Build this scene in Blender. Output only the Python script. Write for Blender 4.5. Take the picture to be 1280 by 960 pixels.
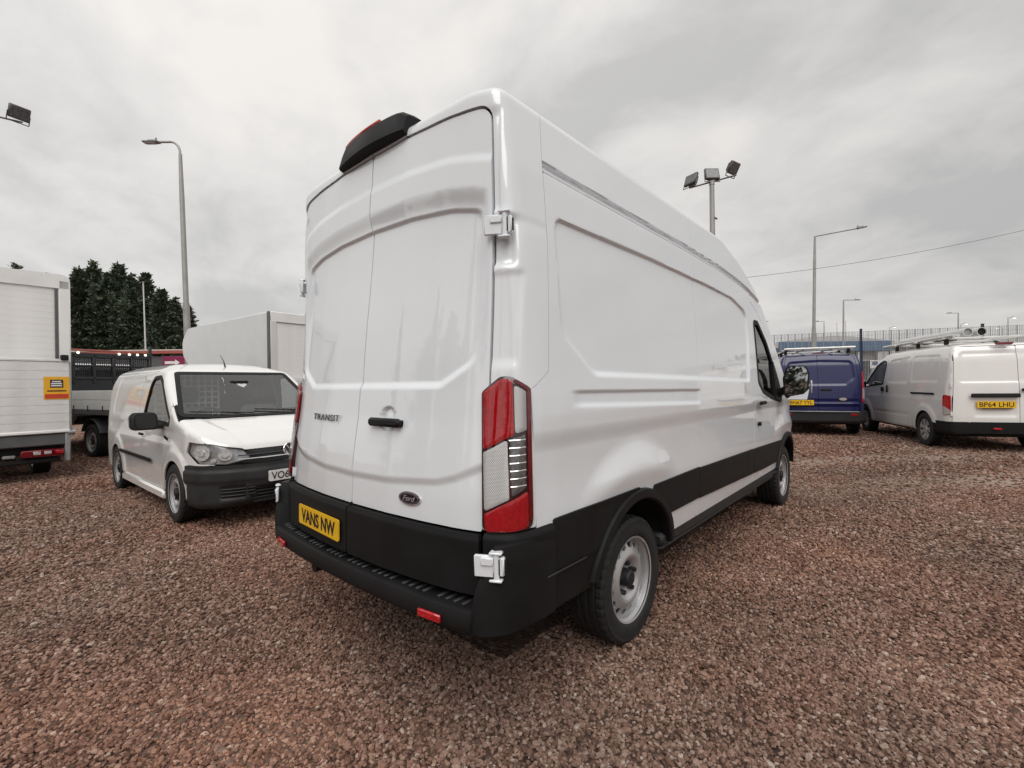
import bpy, bmesh, math, random
import numpy as np
from mathutils import Vector, Matrix

for _o in list(bpy.data.objects):
    bpy.data.objects.remove(_o, do_unlink=True)
random.seed(7)
RNG = np.random.default_rng(11)
scene = bpy.context.scene
COL = scene.collection

# ------------------------------------------------------------------ camera
CAM = np.array([2.2112, -1.1969, 1.4477])
YAW, PITCH, ROLL, FPX = 0.7214, -0.0005, -0.0131, 585.08
def _axes():
    f = np.array([-math.sin(YAW) * math.cos(PITCH), math.cos(YAW) * math.cos(PITCH), math.sin(PITCH)])
    r = np.cross(f, [0, 0, 1]); r /= np.linalg.norm(r); u = np.cross(r, f)
    return f, r * math.cos(ROLL) + u * math.sin(ROLL), -r * math.sin(ROLL) + u * math.cos(ROLL)
CF, CR, CU = _axes()
cam_data = bpy.data.cameras.new('camera')
cam = bpy.data.objects.new('camera', cam_data)
COL.objects.link(cam)
_m = Matrix.Identity(4)
for _i in range(3):
    _m[_i][0] = CR[_i]; _m[_i][1] = CU[_i]; _m[_i][2] = -CF[_i]; _m[_i][3] = CAM[_i]
cam.matrix_world = _m
cam_data.sensor_width = 36.0
cam_data.lens = FPX / 1280 * 36.0
cam_data.clip_start = 0.05
cam_data.clip_end = 3000
scene.camera = cam

# ------------------------------------------------------------------ world
SUN_AZ = math.radians(138)      # compass-like, from +Y towards +X
SUN_EL = math.radians(54)
world = bpy.data.worlds.new('World')
scene.world = world
world.use_nodes = True
wn = world.node_tree.nodes; wl = world.node_tree.links
wn.clear()
def wnode(t, **kw):
    n = wn.new(t)
    for k, v in kw.items(): setattr(n, k, v)
    return n
w_out = wnode('ShaderNodeOutputWorld'); w_bg = wnode('ShaderNodeBackground')
w_bg.inputs['Strength'].default_value = 0.1
w_sky = wnode('ShaderNodeTexSky', sky_type='NISHITA'); w_sky.sun_disc = False
w_sky.sun_elevation = SUN_EL; w_sky.sun_rotation = SUN_AZ
w_tc = wnode('ShaderNodeTexCoord'); w_sep = wnode('ShaderNodeSeparateXYZ')
wl.new(w_tc.outputs['Generated'], w_sep.inputs[0])
def wmath(op, a, b=None, clamp=False):
    n = wnode('ShaderNodeMath', operation=op); n.use_clamp = clamp
    for i, v in enumerate((a, b)):
        if v is None: continue
        if isinstance(v, (int, float)): n.inputs[i].default_value = v
        else: wl.new(v, n.inputs[i])
    return n.outputs[0]
_zc = wmath('ADD', wmath('MAXIMUM', w_sep.outputs[2], 0.0), 0.34)
_px = wmath('DIVIDE', w_sep.outputs[0], _zc); _py = wmath('DIVIDE', w_sep.outputs[1], _zc)
w_cmb = wnode('ShaderNodeCombineXYZ'); wl.new(_px, w_cmb.inputs[0]); wl.new(_py, w_cmb.inputs[1])
def wnoise(scale, detail, rough, dist, off):
    mp = wnode('ShaderNodeMapping'); mp.inputs['Location'].default_value = off
    mp.inputs['Rotation'].default_value = (0, 0, 0.6); mp.inputs['Scale'].default_value = (1.0, 1.2, 1)
    wl.new(w_cmb.outputs[0], mp.inputs[0])
    n = wnode('ShaderNodeTexNoise'); wl.new(mp.outputs[0], n.inputs['Vector'])
    n.inputs['Scale'].default_value = scale; n.inputs['Detail'].default_value = detail
    n.inputs['Roughness'].default_value = rough; n.inputs['Distortion'].default_value = dist
    return n.outputs['Fac']
_cl = wmath('ADD', wmath('MULTIPLY', wnoise(1.05, 8, 0.55, 0.3, (3.1, 1.7, 0)), 0.62),
            wmath('MULTIPLY', wnoise(2.9, 7, 0.55, 0.4, (8.2, 4.4, 2)), 0.38))
w_ramp = wnode('ShaderNodeValToRGB'); wl.new(_cl, w_ramp.inputs[0])
_e = w_ramp.color_ramp.elements
_e[0].position = 0.40; _e[0].color = (0.475, 0.468, 0.46, 1)
_e[1].position = 0.60; _e[1].color = (0.70, 0.675, 0.648, 1)
_e2 = w_ramp.color_ramp.elements.new(0.5); _e2.color = (0.60, 0.588, 0.573, 1)
# an overcast dome: brighter overhead, a little warmer and brighter on the side the sun hides
w_dot = wnode('ShaderNodeVectorMath', operation='DOT_PRODUCT'); wl.new(w_tc.outputs['Generated'], w_dot.inputs[0])
w_dot.inputs[1].default_value = (-0.85, -0.2, 0.0)
_az = wmath('ADD', wmath('MULTIPLY', w_dot.outputs['Value'], 0.17), 0.985)
_zen = wmath('ADD', wmath('MULTIPLY', wmath('POWER', wmath('MAXIMUM', w_sep.outputs[2], 0.0), 0.8), 0.30), 0.875)
_gain = wmath('MULTIPLY', wmath('MULTIPLY', _az, _zen), 9.7)
w_mul = wnode('ShaderNodeVectorMath', operation='SCALE'); wl.new(w_ramp.outputs[0], w_mul.inputs[0]); wl.new(_gain, w_mul.inputs['Scale'])
w_mix = wnode('ShaderNodeMix', data_type='RGBA'); w_mix.inputs[0].default_value = 0.96
wl.new(w_sky.outputs[0], w_mix.inputs[6]); wl.new(w_mul.outputs[0], w_mix.inputs[7])
wl.new(w_mix.outputs[2], w_bg.inputs['Color']); wl.new(w_bg.outputs[0], w_out.inputs['Surface'])

sun_d = bpy.data.lights.new('sun', 'SUN'); sun_d.energy = 1.85; sun_d.angle = math.radians(55); sun_d.color = (1.0, 0.97, 0.93)
sun = bpy.data.objects.new('sun', sun_d); COL.objects.link(sun)
_sd = Vector((math.sin(SUN_AZ) * math.cos(SUN_EL), math.cos(SUN_AZ) * math.cos(SUN_EL), math.sin(SUN_EL)))
sun.rotation_euler = _sd.to_track_quat('Z', 'Y').to_euler()
sun.location = (4, -4, 12)

scene.view_settings.view_transform = 'Standard'
scene.view_settings.look = 'None'
scene.view_settings.gamma = 1.0
scene.view_settings.exposure = 0.26
scene.view_settings.use_curve_mapping = False
scene.cycles.max_bounces = 6
scene.cycles.transparent_max_bounces = 12
scene.cycles.caustics_reflective = False
scene.cycles.caustics_refractive = False

# ------------------------------------------------------------------ materials
MATS = {}
def mat(name, col, rough=0.5, metal=0.0, coat=0.0, var=0.0, vscale=8.0, bump=0.0, bscale=60.0, spec=0.5, emit=None, estr=0.0, trans=None, dirt=None, rvar=0.0):
    """Principled material with procedural colour variation, roughness wear and fine relief."""
    if name in MATS: return MATS[name]
    m = bpy.data.materials.new(name); m.use_nodes = True
    nt = m.node_tree; b = nt.nodes['Principled BSDF']; L = nt.links
    b.inputs['Base Color'].default_value = (*col, 1); b.inputs['Roughness'].default_value = rough
    b.inputs['Metallic'].default_value = metal; b.inputs['Specular IOR Level'].default_value = spec
    if coat: b.inputs['Coat Weight'].default_value = coat; b.inputs['Coat Roughness'].default_value = 0.03
    tc = nt.nodes.new('ShaderNodeTexCoord')
    if var or rvar or dirt:
        n = nt.nodes.new('ShaderNodeTexNoise'); n.inputs['Scale'].default_value = vscale; n.inputs['Detail'].default_value = 6
        L.new(tc.outputs['Object'], n.inputs['Vector'])
        if var or dirt:
            r = nt.nodes.new('ShaderNodeValToRGB'); L.new(n.outputs['Fac'], r.inputs[0])
            lo = [max(0, c * (1 - var)) for c in col]; hi = [min(1, c * (1 + var)) for c in col]
            if dirt: lo = dirt
            r.color_ramp.elements[0].position = 0.3; r.color_ramp.elements[0].color = (*lo, 1)
            r.color_ramp.elements[1].position = 0.7 if not dirt else 0.5; r.color_ramp.elements[1].color = (*hi, 1)
            L.new(r.outputs[0], b.inputs['Base Color'])
        if rvar:
            mr = nt.nodes.new('ShaderNodeMapRange'); L.new(n.outputs['Fac'], mr.inputs[0])
            mr.inputs[1].default_value = 0.3; mr.inputs[2].default_value = 0.7
            mr.inputs[3].default_value = max(0.0, rough - rvar); mr.inputs[4].default_value = rough + rvar
            L.new(mr.outputs[0], b.inputs['Roughness'])
    if bump:
        n2 = nt.nodes.new('ShaderNodeTexNoise'); n2.inputs['Scale'].default_value = bscale; n2.inputs['Detail'].default_value = 4
        L.new(tc.outputs['Object'], n2.inputs['Vector'])
        bp = nt.nodes.new('ShaderNodeBump'); bp.inputs['Strength'].default_value = bump; bp.inputs['Distance'].default_value = 0.01
        L.new(n2.outputs['Fac'], bp.inputs['Height']); L.new(bp.outputs[0], b.inputs['Normal'])
    if emit: b.inputs['Emission Color'].default_value = (*emit, 1); b.inputs['Emission Strength'].default_value = estr
    if trans is not None:
        b.inputs['Transmission Weight'].default_value = trans
    MATS[name] = m
    return m

def glass_mat(name, tint, refl=0.09):
    if name in MATS: return MATS[name]
    m = bpy.data.materials.new(name); m.use_nodes = True
    nt = m.node_tree; nt.nodes.clear(); L = nt.links
    o = nt.nodes.new('ShaderNodeOutputMaterial'); mx = nt.nodes.new('ShaderNodeMixShader')
    t = nt.nodes.new('ShaderNodeBsdfTransparent'); g = nt.nodes.new('ShaderNodeBsdfGlossy'); fr = nt.nodes.new('ShaderNodeLayerWeight')
    t.inputs[0].default_value = (*tint, 1); g.inputs['Roughness'].default_value = 0.02; fr.inputs['Blend'].default_value = 0.5
    pw = nt.nodes.new('ShaderNodeMath'); pw.operation = 'POWER'; pw.inputs[1].default_value = 4.0; L.new(fr.outputs['Facing'], pw.inputs[0])
    ad = nt.nodes.new('ShaderNodeMath'); ad.operation = 'ADD'; ad.use_clamp = True; ad.inputs[1].default_value = refl + .04
    L.new(pw.outputs[0], ad.inputs[0]); L.new(ad.outputs[0], mx.inputs[0]); L.new(t.outputs[0], mx.inputs[1]); L.new(g.outputs[0], mx.inputs[2])
    L.new(mx.outputs[0], o.inputs[0])
    MATS[name] = m
    return m

def paint_mat(name, col, dust=0.05, ior=1.68, coat=1.0):
    """Glossy car paint with a clear coat, a whisper of orange peel and a thin uneven film of road dust."""
    if name in MATS: return MATS[name]
    m = mat(name, col, 0.30, 0, coat, bump=0.0)
    nt = m.node_tree; b = nt.nodes['Principled BSDF']; L = nt.links
    b.inputs['Coat IOR'].default_value = ior
    tc = nt.nodes.new('ShaderNodeTexCoord')
    n = nt.nodes.new('ShaderNodeTexNoise'); n.inputs['Scale'].default_value = 2.2; n.inputs['Detail'].default_value = 8; n.inputs['Roughness'].default_value = 0.65
    L.new(tc.outputs['Object'], n.inputs['Vector'])
    r = nt.nodes.new('ShaderNodeMapRange'); L.new(n.outputs['Fac'], r.inputs[0])
    r.inputs[1].default_value = 0.35; r.inputs[2].default_value = 0.75; r.inputs[3].default_value = 0.0; r.inputs[4].default_value = dust
    mx = nt.nodes.new('ShaderNodeMix'); mx.data_type = 'RGBA'
    mx.inputs[6].default_value = (*col, 1); mx.inputs[7].default_value = (0.30, 0.25, 0.21, 1)
    L.new(r.outputs[0], mx.inputs[0]); L.new(mx.outputs[2], b.inputs['Base Color'])
    r2 = nt.nodes.new('ShaderNodeMapRange'); L.new(n.outputs['Fac'], r2.inputs[0])
    r2.inputs[1].default_value = 0.3; r2.inputs[2].default_value = 0.75; r2.inputs[3].default_value = 0.0; r2.inputs[4].default_value = 0.05
    L.new(r2.outputs[0], b.inputs['Coat Roughness'])
    w = nt.nodes.new('ShaderNodeTexNoise'); w.inputs['Scale'].default_value = 3.0; w.inputs['Detail'].default_value = 1
    L.new(tc.outputs['Object'], w.inputs['Vector'])
    bp = nt.nodes.new('ShaderNodeBump'); bp.inputs['Strength'].default_value = 0.05; bp.inputs['Distance'].default_value = 0.02
    L.new(w.outputs['Fac'], bp.inputs['Height']); L.new(bp.outputs[0], b.inputs['Coat Normal']); 
    return m

WHITE = paint_mat('white_paint', (0.755, 0.79, 0.822), .05)
WHITE2 = paint_mat('cream_white_paint', (0.78, 0.775, 0.75), 0.10)
BLUE = paint_mat('deep_blue_paint', (0.003, 0.006, 0.068), 0.0, 1.45, .6)
TRIM = mat('black_textured_plastic', (0.009, 0.009, 0.0095), 0.58, var=0.25, spec=.22, vscale=5, bump=0.10, bscale=900, rvar=0.08)
TRIM2 = mat('dark_grey_plastic', (0.022, 0.022, 0.023), 0.55, var=0.2, spec=.4, vscale=6, bump=0.08, bscale=700, rvar=0.06)
BLACK = mat('matt_black', (0.006, 0.006, 0.006), 0.8, var=0.2)
GLOSSBLACK = mat('gloss_black', (0.008, 0.008, 0.009), 0.12, var=0.1, rvar=0.05)
RUBBER = mat('tyre_rubber', (0.011, 0.011, 0.011), 0.75, var=0.35, vscale=14, bump=0.25, bscale=240, rvar=0.08)
STEEL = mat('silver_wheel_paint', (0.50, 0.50, 0.51), 0.34, 0.55, var=0.10, vscale=9, rvar=0.1)
DARKSTEEL = mat('dark_wheel_steel', (0.05, 0.05, 0.052), 0.5, 0.4, var=0.3, vscale=12)
GALV = mat('galvanised_steel', (0.33, 0.34, 0.345), 0.5, 0.45, var=0.14, vscale=7, rvar=0.12)
ALU = mat('brushed_aluminium', (0.62, 0.62, 0.62), 0.36, 0.6, var=0.08, vscale=4, rvar=0.1)
CHROME = mat('chrome', (0.75, 0.75, 0.76), 0.10, 0.75, rvar=0.04)
DARKCHROME = mat('smoked_chrome', (0.09, 0.09, 0.095), 0.2, 0.8, rvar=0.05)
REDLENS = mat('red_lens', (0.42, 0.004, 0.010), 0.07, coat=0.8, var=0.22, vscale=55)
DEEPRED = mat('deep_red_lens', (0.15, 0.002, 0.007), 0.06, coat=0.9, var=0.25, vscale=40)
CLEARLENS = mat('clear_lens', (0.55, 0.55, 0.55), 0.16, 0.45, coat=0.8, var=0.6, vscale=170, rvar=0.1, bump=.35, bscale=260)
def prism_lens(name):
    """Clear lamp lens with a fine moulded prism grid."""
    m = mat(name, (.55, .55, .55), .15, .4, coat=.8); nt = m.node_tree; b = nt.nodes['Principled BSDF']; L = nt.links
    tc = nt.nodes.new('ShaderNodeTexCoord'); hs = []
    for d, sc in (('Z', 62), ('DIAGONAL', 55)):
        w = nt.nodes.new('ShaderNodeTexWave'); w.bands_direction = d; w.inputs['Scale'].default_value = sc; w.inputs['Distortion'].default_value = .6; L.new(tc.outputs['Object'], w.inputs['Vector']); hs.append(w.outputs['Fac'])
    mu = nt.nodes.new('ShaderNodeMath'); mu.operation = 'MULTIPLY'; L.new(hs[0], mu.inputs[0]); L.new(hs[1], mu.inputs[1])
    r = nt.nodes.new('ShaderNodeValToRGB'); L.new(mu.outputs[0], r.inputs[0]); r.color_ramp.elements[0].color = (.45, .45, .45, 1); r.color_ramp.elements[1].color = (.78, .78, .78, 1); r.color_ramp.elements[1].position = .6
    L.new(r.outputs[0], b.inputs['Base Color']); bp = nt.nodes.new('ShaderNodeBump'); bp.inputs['Strength'].default_value = .5; bp.inputs['Distance'].default_value = .004; L.new(mu.outputs[0], bp.inputs['Height']); L.new(bp.outputs[0], b.inputs['Normal'])
    return m
PRISM = prism_lens('prism_lens')
AMBER = mat('amber_lens', (0.55, 0.17, 0.02), 0.12, coat=0.5, var=0.2, vscale=40)
YPLATE = mat('yellow_plate', (0.80, 0.47, 0.015), 0.32, var=0.06, vscale=12)
WPLATE = mat('white_plate', (0.74, 0.74, 0.73), 0.32, var=0.06, vscale=12)
INK = mat('black_ink', (0.012, 0.012, 0.012), 0.4, var=0.1)
WGLASS = glass_mat('tinted_glass', (0.50, 0.53, 0.52))
DGLASS = glass_mat('dark_glass', (0.13, 0.14, 0.14), .04)
CGLASS = glass_mat('clear_glass', (0.80, 0.83, 0.82), .05)
SEAT = mat('grey_seat_cloth', (0.10, 0.10, 0.11), 0.9, var=0.3, vscale=30, bump=0.2, bscale=400)
MIRR = mat('mirror_glass', (0.55, 0.56, 0.57), 0.02, 1.0, rvar=0.01)

# ------------------------------------------------------------------ mesh helpers
def link(o, parent=None):
    COL.objects.link(o)
    if parent is not None: o.parent = parent
    return o

def mesh_obj(name, V, F, material, parent=None, smooth=True, angle=38):
    me = bpy.data.meshes.new(name)
    me.from_pydata([tuple(map(float, v)) for v in V], [], [tuple(map(int, f)) for f in F])
    me.validate(clean_customdata=False)
    if isinstance(material, (list, tuple)):
        for mm in material: me.materials.append(mm)
    else: me.materials.append(material)
    if smooth:
        me.shade_smooth()
        me.set_sharp_from_angle(angle=math.radians(angle))
    me.update()
    return link(bpy.data.objects.new(name, me), parent)

def empty(name, loc=(0, 0, 0), rz=0.0, label=None, cat=None, group=None):
    o = bpy.data.objects.new(name, None); o.empty_display_size = 0.2
    o.location = loc; o.rotation_euler = (0, 0, rz)
    COL.objects.link(o)
    return tag(o, label, cat, group)

def tag(o, label=None, cat=None, group=None, kind=None):
    if label: o['label'] = label
    if cat: o['category'] = cat
    if group: o['group'] = group
    if kind: o['kind'] = kind
    return o

def copy_tree(o, parent=None):
    c = o.copy(); COL.objects.link(c); c.parent = parent
    if parent is not None: c.matrix_parent_inverse = o.matrix_parent_inverse.copy()
    for ch in list(o.children): copy_tree(ch, c)
    return c

def rotm(ax, ang):
    return np.array(Matrix.Rotation(ang, 3, ax))

class G:
    """Collects simple solids into one mesh."""
    def __init__(s): s.V = []; s.F = []; s.n = 0
    def add(s, V, F):
        V = np.asarray(V, float); s.V.append(V)
        s.F += [tuple(i + s.n for i in f) for f in F]; s.n += len(V); return s
    def box(s, c, d, bev=0.0, R=None):
        c = np.asarray(c, float); h = np.asarray(d, float) / 2
        if bev <= 0:
            V = np.array([[x, y, z] for x in (-1, 1) for y in (-1, 1) for z in (-1, 1)]) * h
            F = [(0, 1, 3, 2), (4, 6, 7, 5), (0, 4, 5, 1), (2, 3, 7, 6), (0, 2, 6, 4), (1, 5, 7, 3)]
        else:
            b = min(bev, h.min() * 0.98)
            V = []; key = {}
            for sx in (-1, 1):
                for sy in (-1, 1):
                    for sz in (-1, 1):
                        for a in range(3):
                            p = np.array([sx, sy, sz]) * (h - b); p[a] = (sx, sy, sz)[a] * h[a]
                            key[(sx, sy, sz, a)] = len(V); V.append(p)
            F = []
            for a in range(3):
                o1, o2 = [(1, 2), (2, 0), (0, 1)][a]
                for sg in (-1, 1):
                    q = []
                    for (e, f_) in ((-1, -1), (1, -1), (1, 1), (-1, 1)):
                        t = [0, 0, 0]; t[a] = sg; t[o1] = e; t[o2] = f_; q.append(key[(*t, a)])
                    F.append(tuple(q if sg > 0 else q[::-1]))
            for a in range(3):   # edges along axis a
                o1, o2 = [(1, 2), (2, 0), (0, 1)][a]
                for e in (-1, 1):
                    for f_ in (-1, 1):
                        t0 = [0, 0, 0]; t0[o1] = e; t0[o2] = f_
                        tm = list(t0); tm[a] = -1; tp = list(t0); tp[a] = 1
                        q = [key[(*tm, o1)], key[(*tp, o1)], key[(*tp, o2)], key[(*tm, o2)]]
                        F.append(tuple(q if e * f_ < 0 else q[::-1]))
            for sx in (-1, 1):
                for sy in (-1, 1):
                    for sz in (-1, 1):
                        q = [key[(sx, sy, sz, a)] for a in range(3)]
                        F.append(tuple(q if sx * sy * sz > 0 else q[::-1]))
            V = np.array(V)
        if R is not None: V = V @ np.asarray(R).T
        return s.add(V + c, F)
    def cyl(s, p0, p1, r0, r1=None, n=12, caps=True):
        return s.tube([p0, p1], [r0, r0 if r1 is None else r1], n, caps)
    def tube(s, path, r, n=8, caps=True):
        path = np.asarray(path, float); m = len(path)
        r = np.full(m, r) if np.isscalar(r) else np.asarray(r, float)
        V = []; up = None
        for i in range(m):
            t = path[min(i + 1, m - 1)] - path[max(i - 1, 0)]; t = t / (np.linalg.norm(t) + 1e-12)
            if up is None:
                up = np.array([0, 0, 1.0]) if abs(t[2]) < 0.9 else np.array([1.0, 0, 0])
            a = np.cross(up, t); a /= np.linalg.norm(a) + 1e-12; b = np.cross(t, a); up = b
            th = np.arange(n) * 2 * math.pi / n
            V.append(path[i] + r[i] * (np.cos(th)[:, None] * a + np.sin(th)[:, None] * b))
        V = np.concatenate(V); F = []
        for i in range(m - 1):
            for j in range(n):
                k = (j + 1) % n
                F.append((i * n + j, i * n + k, (i + 1) * n + k, (i + 1) * n + j))
        if caps:
            F.append(tuple(range(n))[::-1]); F.append(tuple((m - 1) * n + j for j in range(n)))
        return s.add(V, F)
    def lathe(s, prof, c=(0, 0, 0), axis='X', n=48, closed=False):
        """prof: (radius, height along axis)."""
        c = np.asarray(c, float); th = np.arange(n) * 2 * math.pi / n
        V = []
        for (r, h) in prof:
            o = np.zeros((n, 3))
            a, b, k = {'X': (1, 2, 0), 'Y': (2, 0, 1), 'Z': (0, 1, 2)}[axis]
            o[:, a] = r * np.cos(th); o[:, b] = r * np.sin(th); o[:, k] = h
            V.append(o)
        m = len(prof); F = []
        for i in range(m if closed else m - 1):
            i2 = (i + 1) % m
            for j in range(n):
                k = (j + 1) % n
                F.append((i * n + j, i * n + k, i2 * n + k, i2 * n + j))
        return s.add(np.concatenate(V) + c, F)
    def prism(s, poly, M, t0, t1):
        """poly: 2D points; M maps (x, y, h) by columns X, Y, N and origin."""
        o, X, Y, N = [np.asarray(a, float) for a in M]; n = len(poly)
        P = [o + p[0] * X + p[1] * Y for p in poly]
        V = [p + N * t0 for p in P] + [p + N * t1 for p in P]
        F = [tuple(range(n))[::-1], tuple(range(n, 2 * n))] + [(i, (i + 1) % n, n + (i + 1) % n, n + i) for i in range(n)]
        return s.add(V, F)
    def xf(s, R=None, t=(0, 0, 0)):
        s.V = [(v @ np.asarray(R).T if R is not None else v) + np.asarray(t) for v in s.V]; return s
    def mirx(s):
        s.V = [v * np.array([-1, 1, 1]) for v in s.V]; s.F = [f[::-1] for f in s.F]; return s
    def build(s, name, material, parent=None, smooth=True, angle=38):
        return mesh_obj(name, np.concatenate(s.V), s.F, material, parent, smooth, angle)

def text_geo(txt, size=1.0, bold=0.0, xs=1.0, shear=0.0, depth=0.0, spacing=1.0):
    """Text as flat mesh: vertices centred on the origin in the XY plane, plus faces."""
    cu = bpy.data.curves.new('t', 'FONT'); cu.body = txt; cu.size = size; cu.offset = bold; cu.extrude = depth
    cu.align_x = 'CENTER'; cu.align_y = 'CENTER'; cu.shear = shear; cu.space_character = spacing; cu.resolution_u = 4
    ob = bpy.data.objects.new('t', cu); COL.objects.link(ob)
    dg = bpy.context.evaluated_depsgraph_get()
    me = bpy.data.meshes.new_from_object(ob.evaluated_get(dg))
    V = np.array([v.co[:] for v in me.vertices]); F = [tuple(p.vertices) for p in me.polygons]
    bpy.data.objects.remove(ob); bpy.data.meshes.remove(me); bpy.data.curves.remove(cu)
    c = (V.max(0) + V.min(0)) / 2; V = V - c; V[:, 0] *= xs
    return V, F

def text_obj(name, txt, size, o, X, Y, material, parent=None, width=None, height=None, **kw):
    V, F = text_geo(txt, size, **kw)
    if width: V[:, 0] *= width / (V[:, 0].max() - V[:, 0].min())
    if height: V[:, 1] *= height / (V[:, 1].max() - V[:, 1].min())
    X = np.asarray(X, float); Y = np.asarray(Y, float); N = np.cross(X, Y)
    P = np.asarray(o) + V[:, :1] * X + V[:, 1:2] * Y + V[:, 2:3] * N
    return mesh_obj(name, P, F, material, parent, smooth=False)

# ------------------------------------------------------------------ implicit bodies and their panels
def fillet(pts, n=5):
    """Polygon points (x, y[, r]) to a polyline with rounded corners."""
    m = len(pts); out = []
    for i in range(m):
        p = np.array(pts[i][:2], float); r = pts[i][2] if len(pts[i]) > 2 else 0
        a = np.array(pts[i - 1][:2], float) - p; b = np.array(pts[(i + 1) % m][:2], float) - p
        la, lb = np.linalg.norm(a), np.linalg.norm(b)
        if r <= 0 or la < 1e-9 or lb < 1e-9: out.append(p); continue
        a /= la; b /= lb; cs = np.clip(a @ b, -1, 1); ang = math.acos(cs)
        if ang > math.pi - 0.01: out.append(p); continue
        t = min(r / math.tan(ang / 2), 0.48 * la, 0.48 * lb); r2 = t * math.tan(ang / 2)
        bis = (a + b) / np.linalg.norm(a + b); c = p + bis * r2 / math.sin(ang / 2)
        s0 = p + a * t - c; s1 = p + b * t - c
        a0 = math.atan2(s0[1], s0[0]); a1 = math.atan2(s1[1], s1[0]); d = (a1 - a0 + math.pi) % (2 * math.pi) - math.pi
        for k in range(n + 1):
            th = a0 + d * k / n; out.append(c + r2 * np.array([math.cos(th), math.sin(th)]))
    return np.array(out)

def sdf2(poly, x, y):
    x = np.asarray(x, float); y = np.asarray(y, float)
    d = np.full(x.shape, 1e9); sg = np.ones(x.shape)
    A = poly; B = np.roll(poly, -1, axis=0)
    for (ax, ay), (bx, by) in zip(A, B):
        ex, ey = bx - ax, by - ay; l2 = ex * ex + ey * ey
        if l2 < 1e-14: continue
        wx = x - ax; wy = y - ay
        t = np.clip((wx * ex + wy * ey) / l2, 0, 1)
        dx = wx - ex * t; dy = wy - ey * t
        d = np.minimum(d, dx * dx + dy * dy)
        c1 = y >= ay; c2 = y < by; c3 = ex * wy > ey * wx
        sg = np.where((c1 & c2 & c3) | (~c1 & ~c2 & ~c3), -sg, sg)
    return sg * np.sqrt(d)

def smax(a, b, k):
    h = np.maximum(k - np.abs(a - b), 0) / k
    return np.maximum(a, b) + h * h * k * 0.25

def sstep(a, b, x):
    t = np.clip((x - a) / (b - a), 0, 1); return t * t * (3 - 2 * t)

class Field2:
    """Signed distance to a 2D outline, tabulated for speed."""
    def __init__(s, poly, h=.008, margin=.32):
        s.h = h; s.lo = poly.min(0) - margin; hi = poly.max(0) + margin
        nx, ny = [int(math.ceil(v)) + 1 for v in (hi - s.lo) / h]
        s.n = np.array([nx, ny]); gx, gy = np.meshgrid(s.lo[0] + np.arange(nx) * h, s.lo[1] + np.arange(ny) * h, indexing='ij')
        s.T = sdf2(poly, gx, gy)
    def __call__(s, x, y):
        fx = (x - s.lo[0]) / s.h; fy = (y - s.lo[1]) / s.h
        cx = np.clip(fx, 0, s.n[0] - 1.001); cy = np.clip(fy, 0, s.n[1] - 1.001)
        i = cx.astype(int); j = cy.astype(int); a = cx - i; b = cy - j; T = s.T
        v = (T[i, j] * (1 - a) + T[i + 1, j] * a) * (1 - b) + (T[i, j + 1] * (1 - a) + T[i + 1, j + 1] * a) * b
        o = np.hypot(fx - cx, fy - cy) * s.h
        return np.where(o > .01, o + .25, v)

class Body:
    def __init__(s, side, front, plan, lean=None, k1=0.06, k2=0.06, h=.008):
        s.side = Field2(fillet(side), h); s.front = Field2(fillet(front), h); s.plan = Field2(fillet(plan), h); s.lean = lean; s.k1 = k1; s.k2 = k2
    def f(s, P):
        X = np.abs(P[..., 0]); Y = P[..., 1]; Z = P[..., 2]
        Yl = Y - (s.lean(Z, X) * sstep(3.0, 0.5, Y) if s.lean else 0)
        return smax(smax(s.front(X, Z), s.plan(X, Yl), s.k1), s.side(Y, Z), s.k2)
    def hit(s, O, D, n=40):
        """March points O along D to the surface."""
        P = np.array(O, float); D = np.asarray(D, float)
        for _ in range(n): P = P + s.f(P)[..., None] * .98 * D
        return P
    def normal(s, P, e=2e-3):
        g = np.stack([s.f(P + np.eye(3)[i] * e) - s.f(P - np.eye(3)[i] * e) for i in range(3)], -1)
        return g / (np.linalg.norm(g, axis=-1, keepdims=True) + 1e-9)

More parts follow.
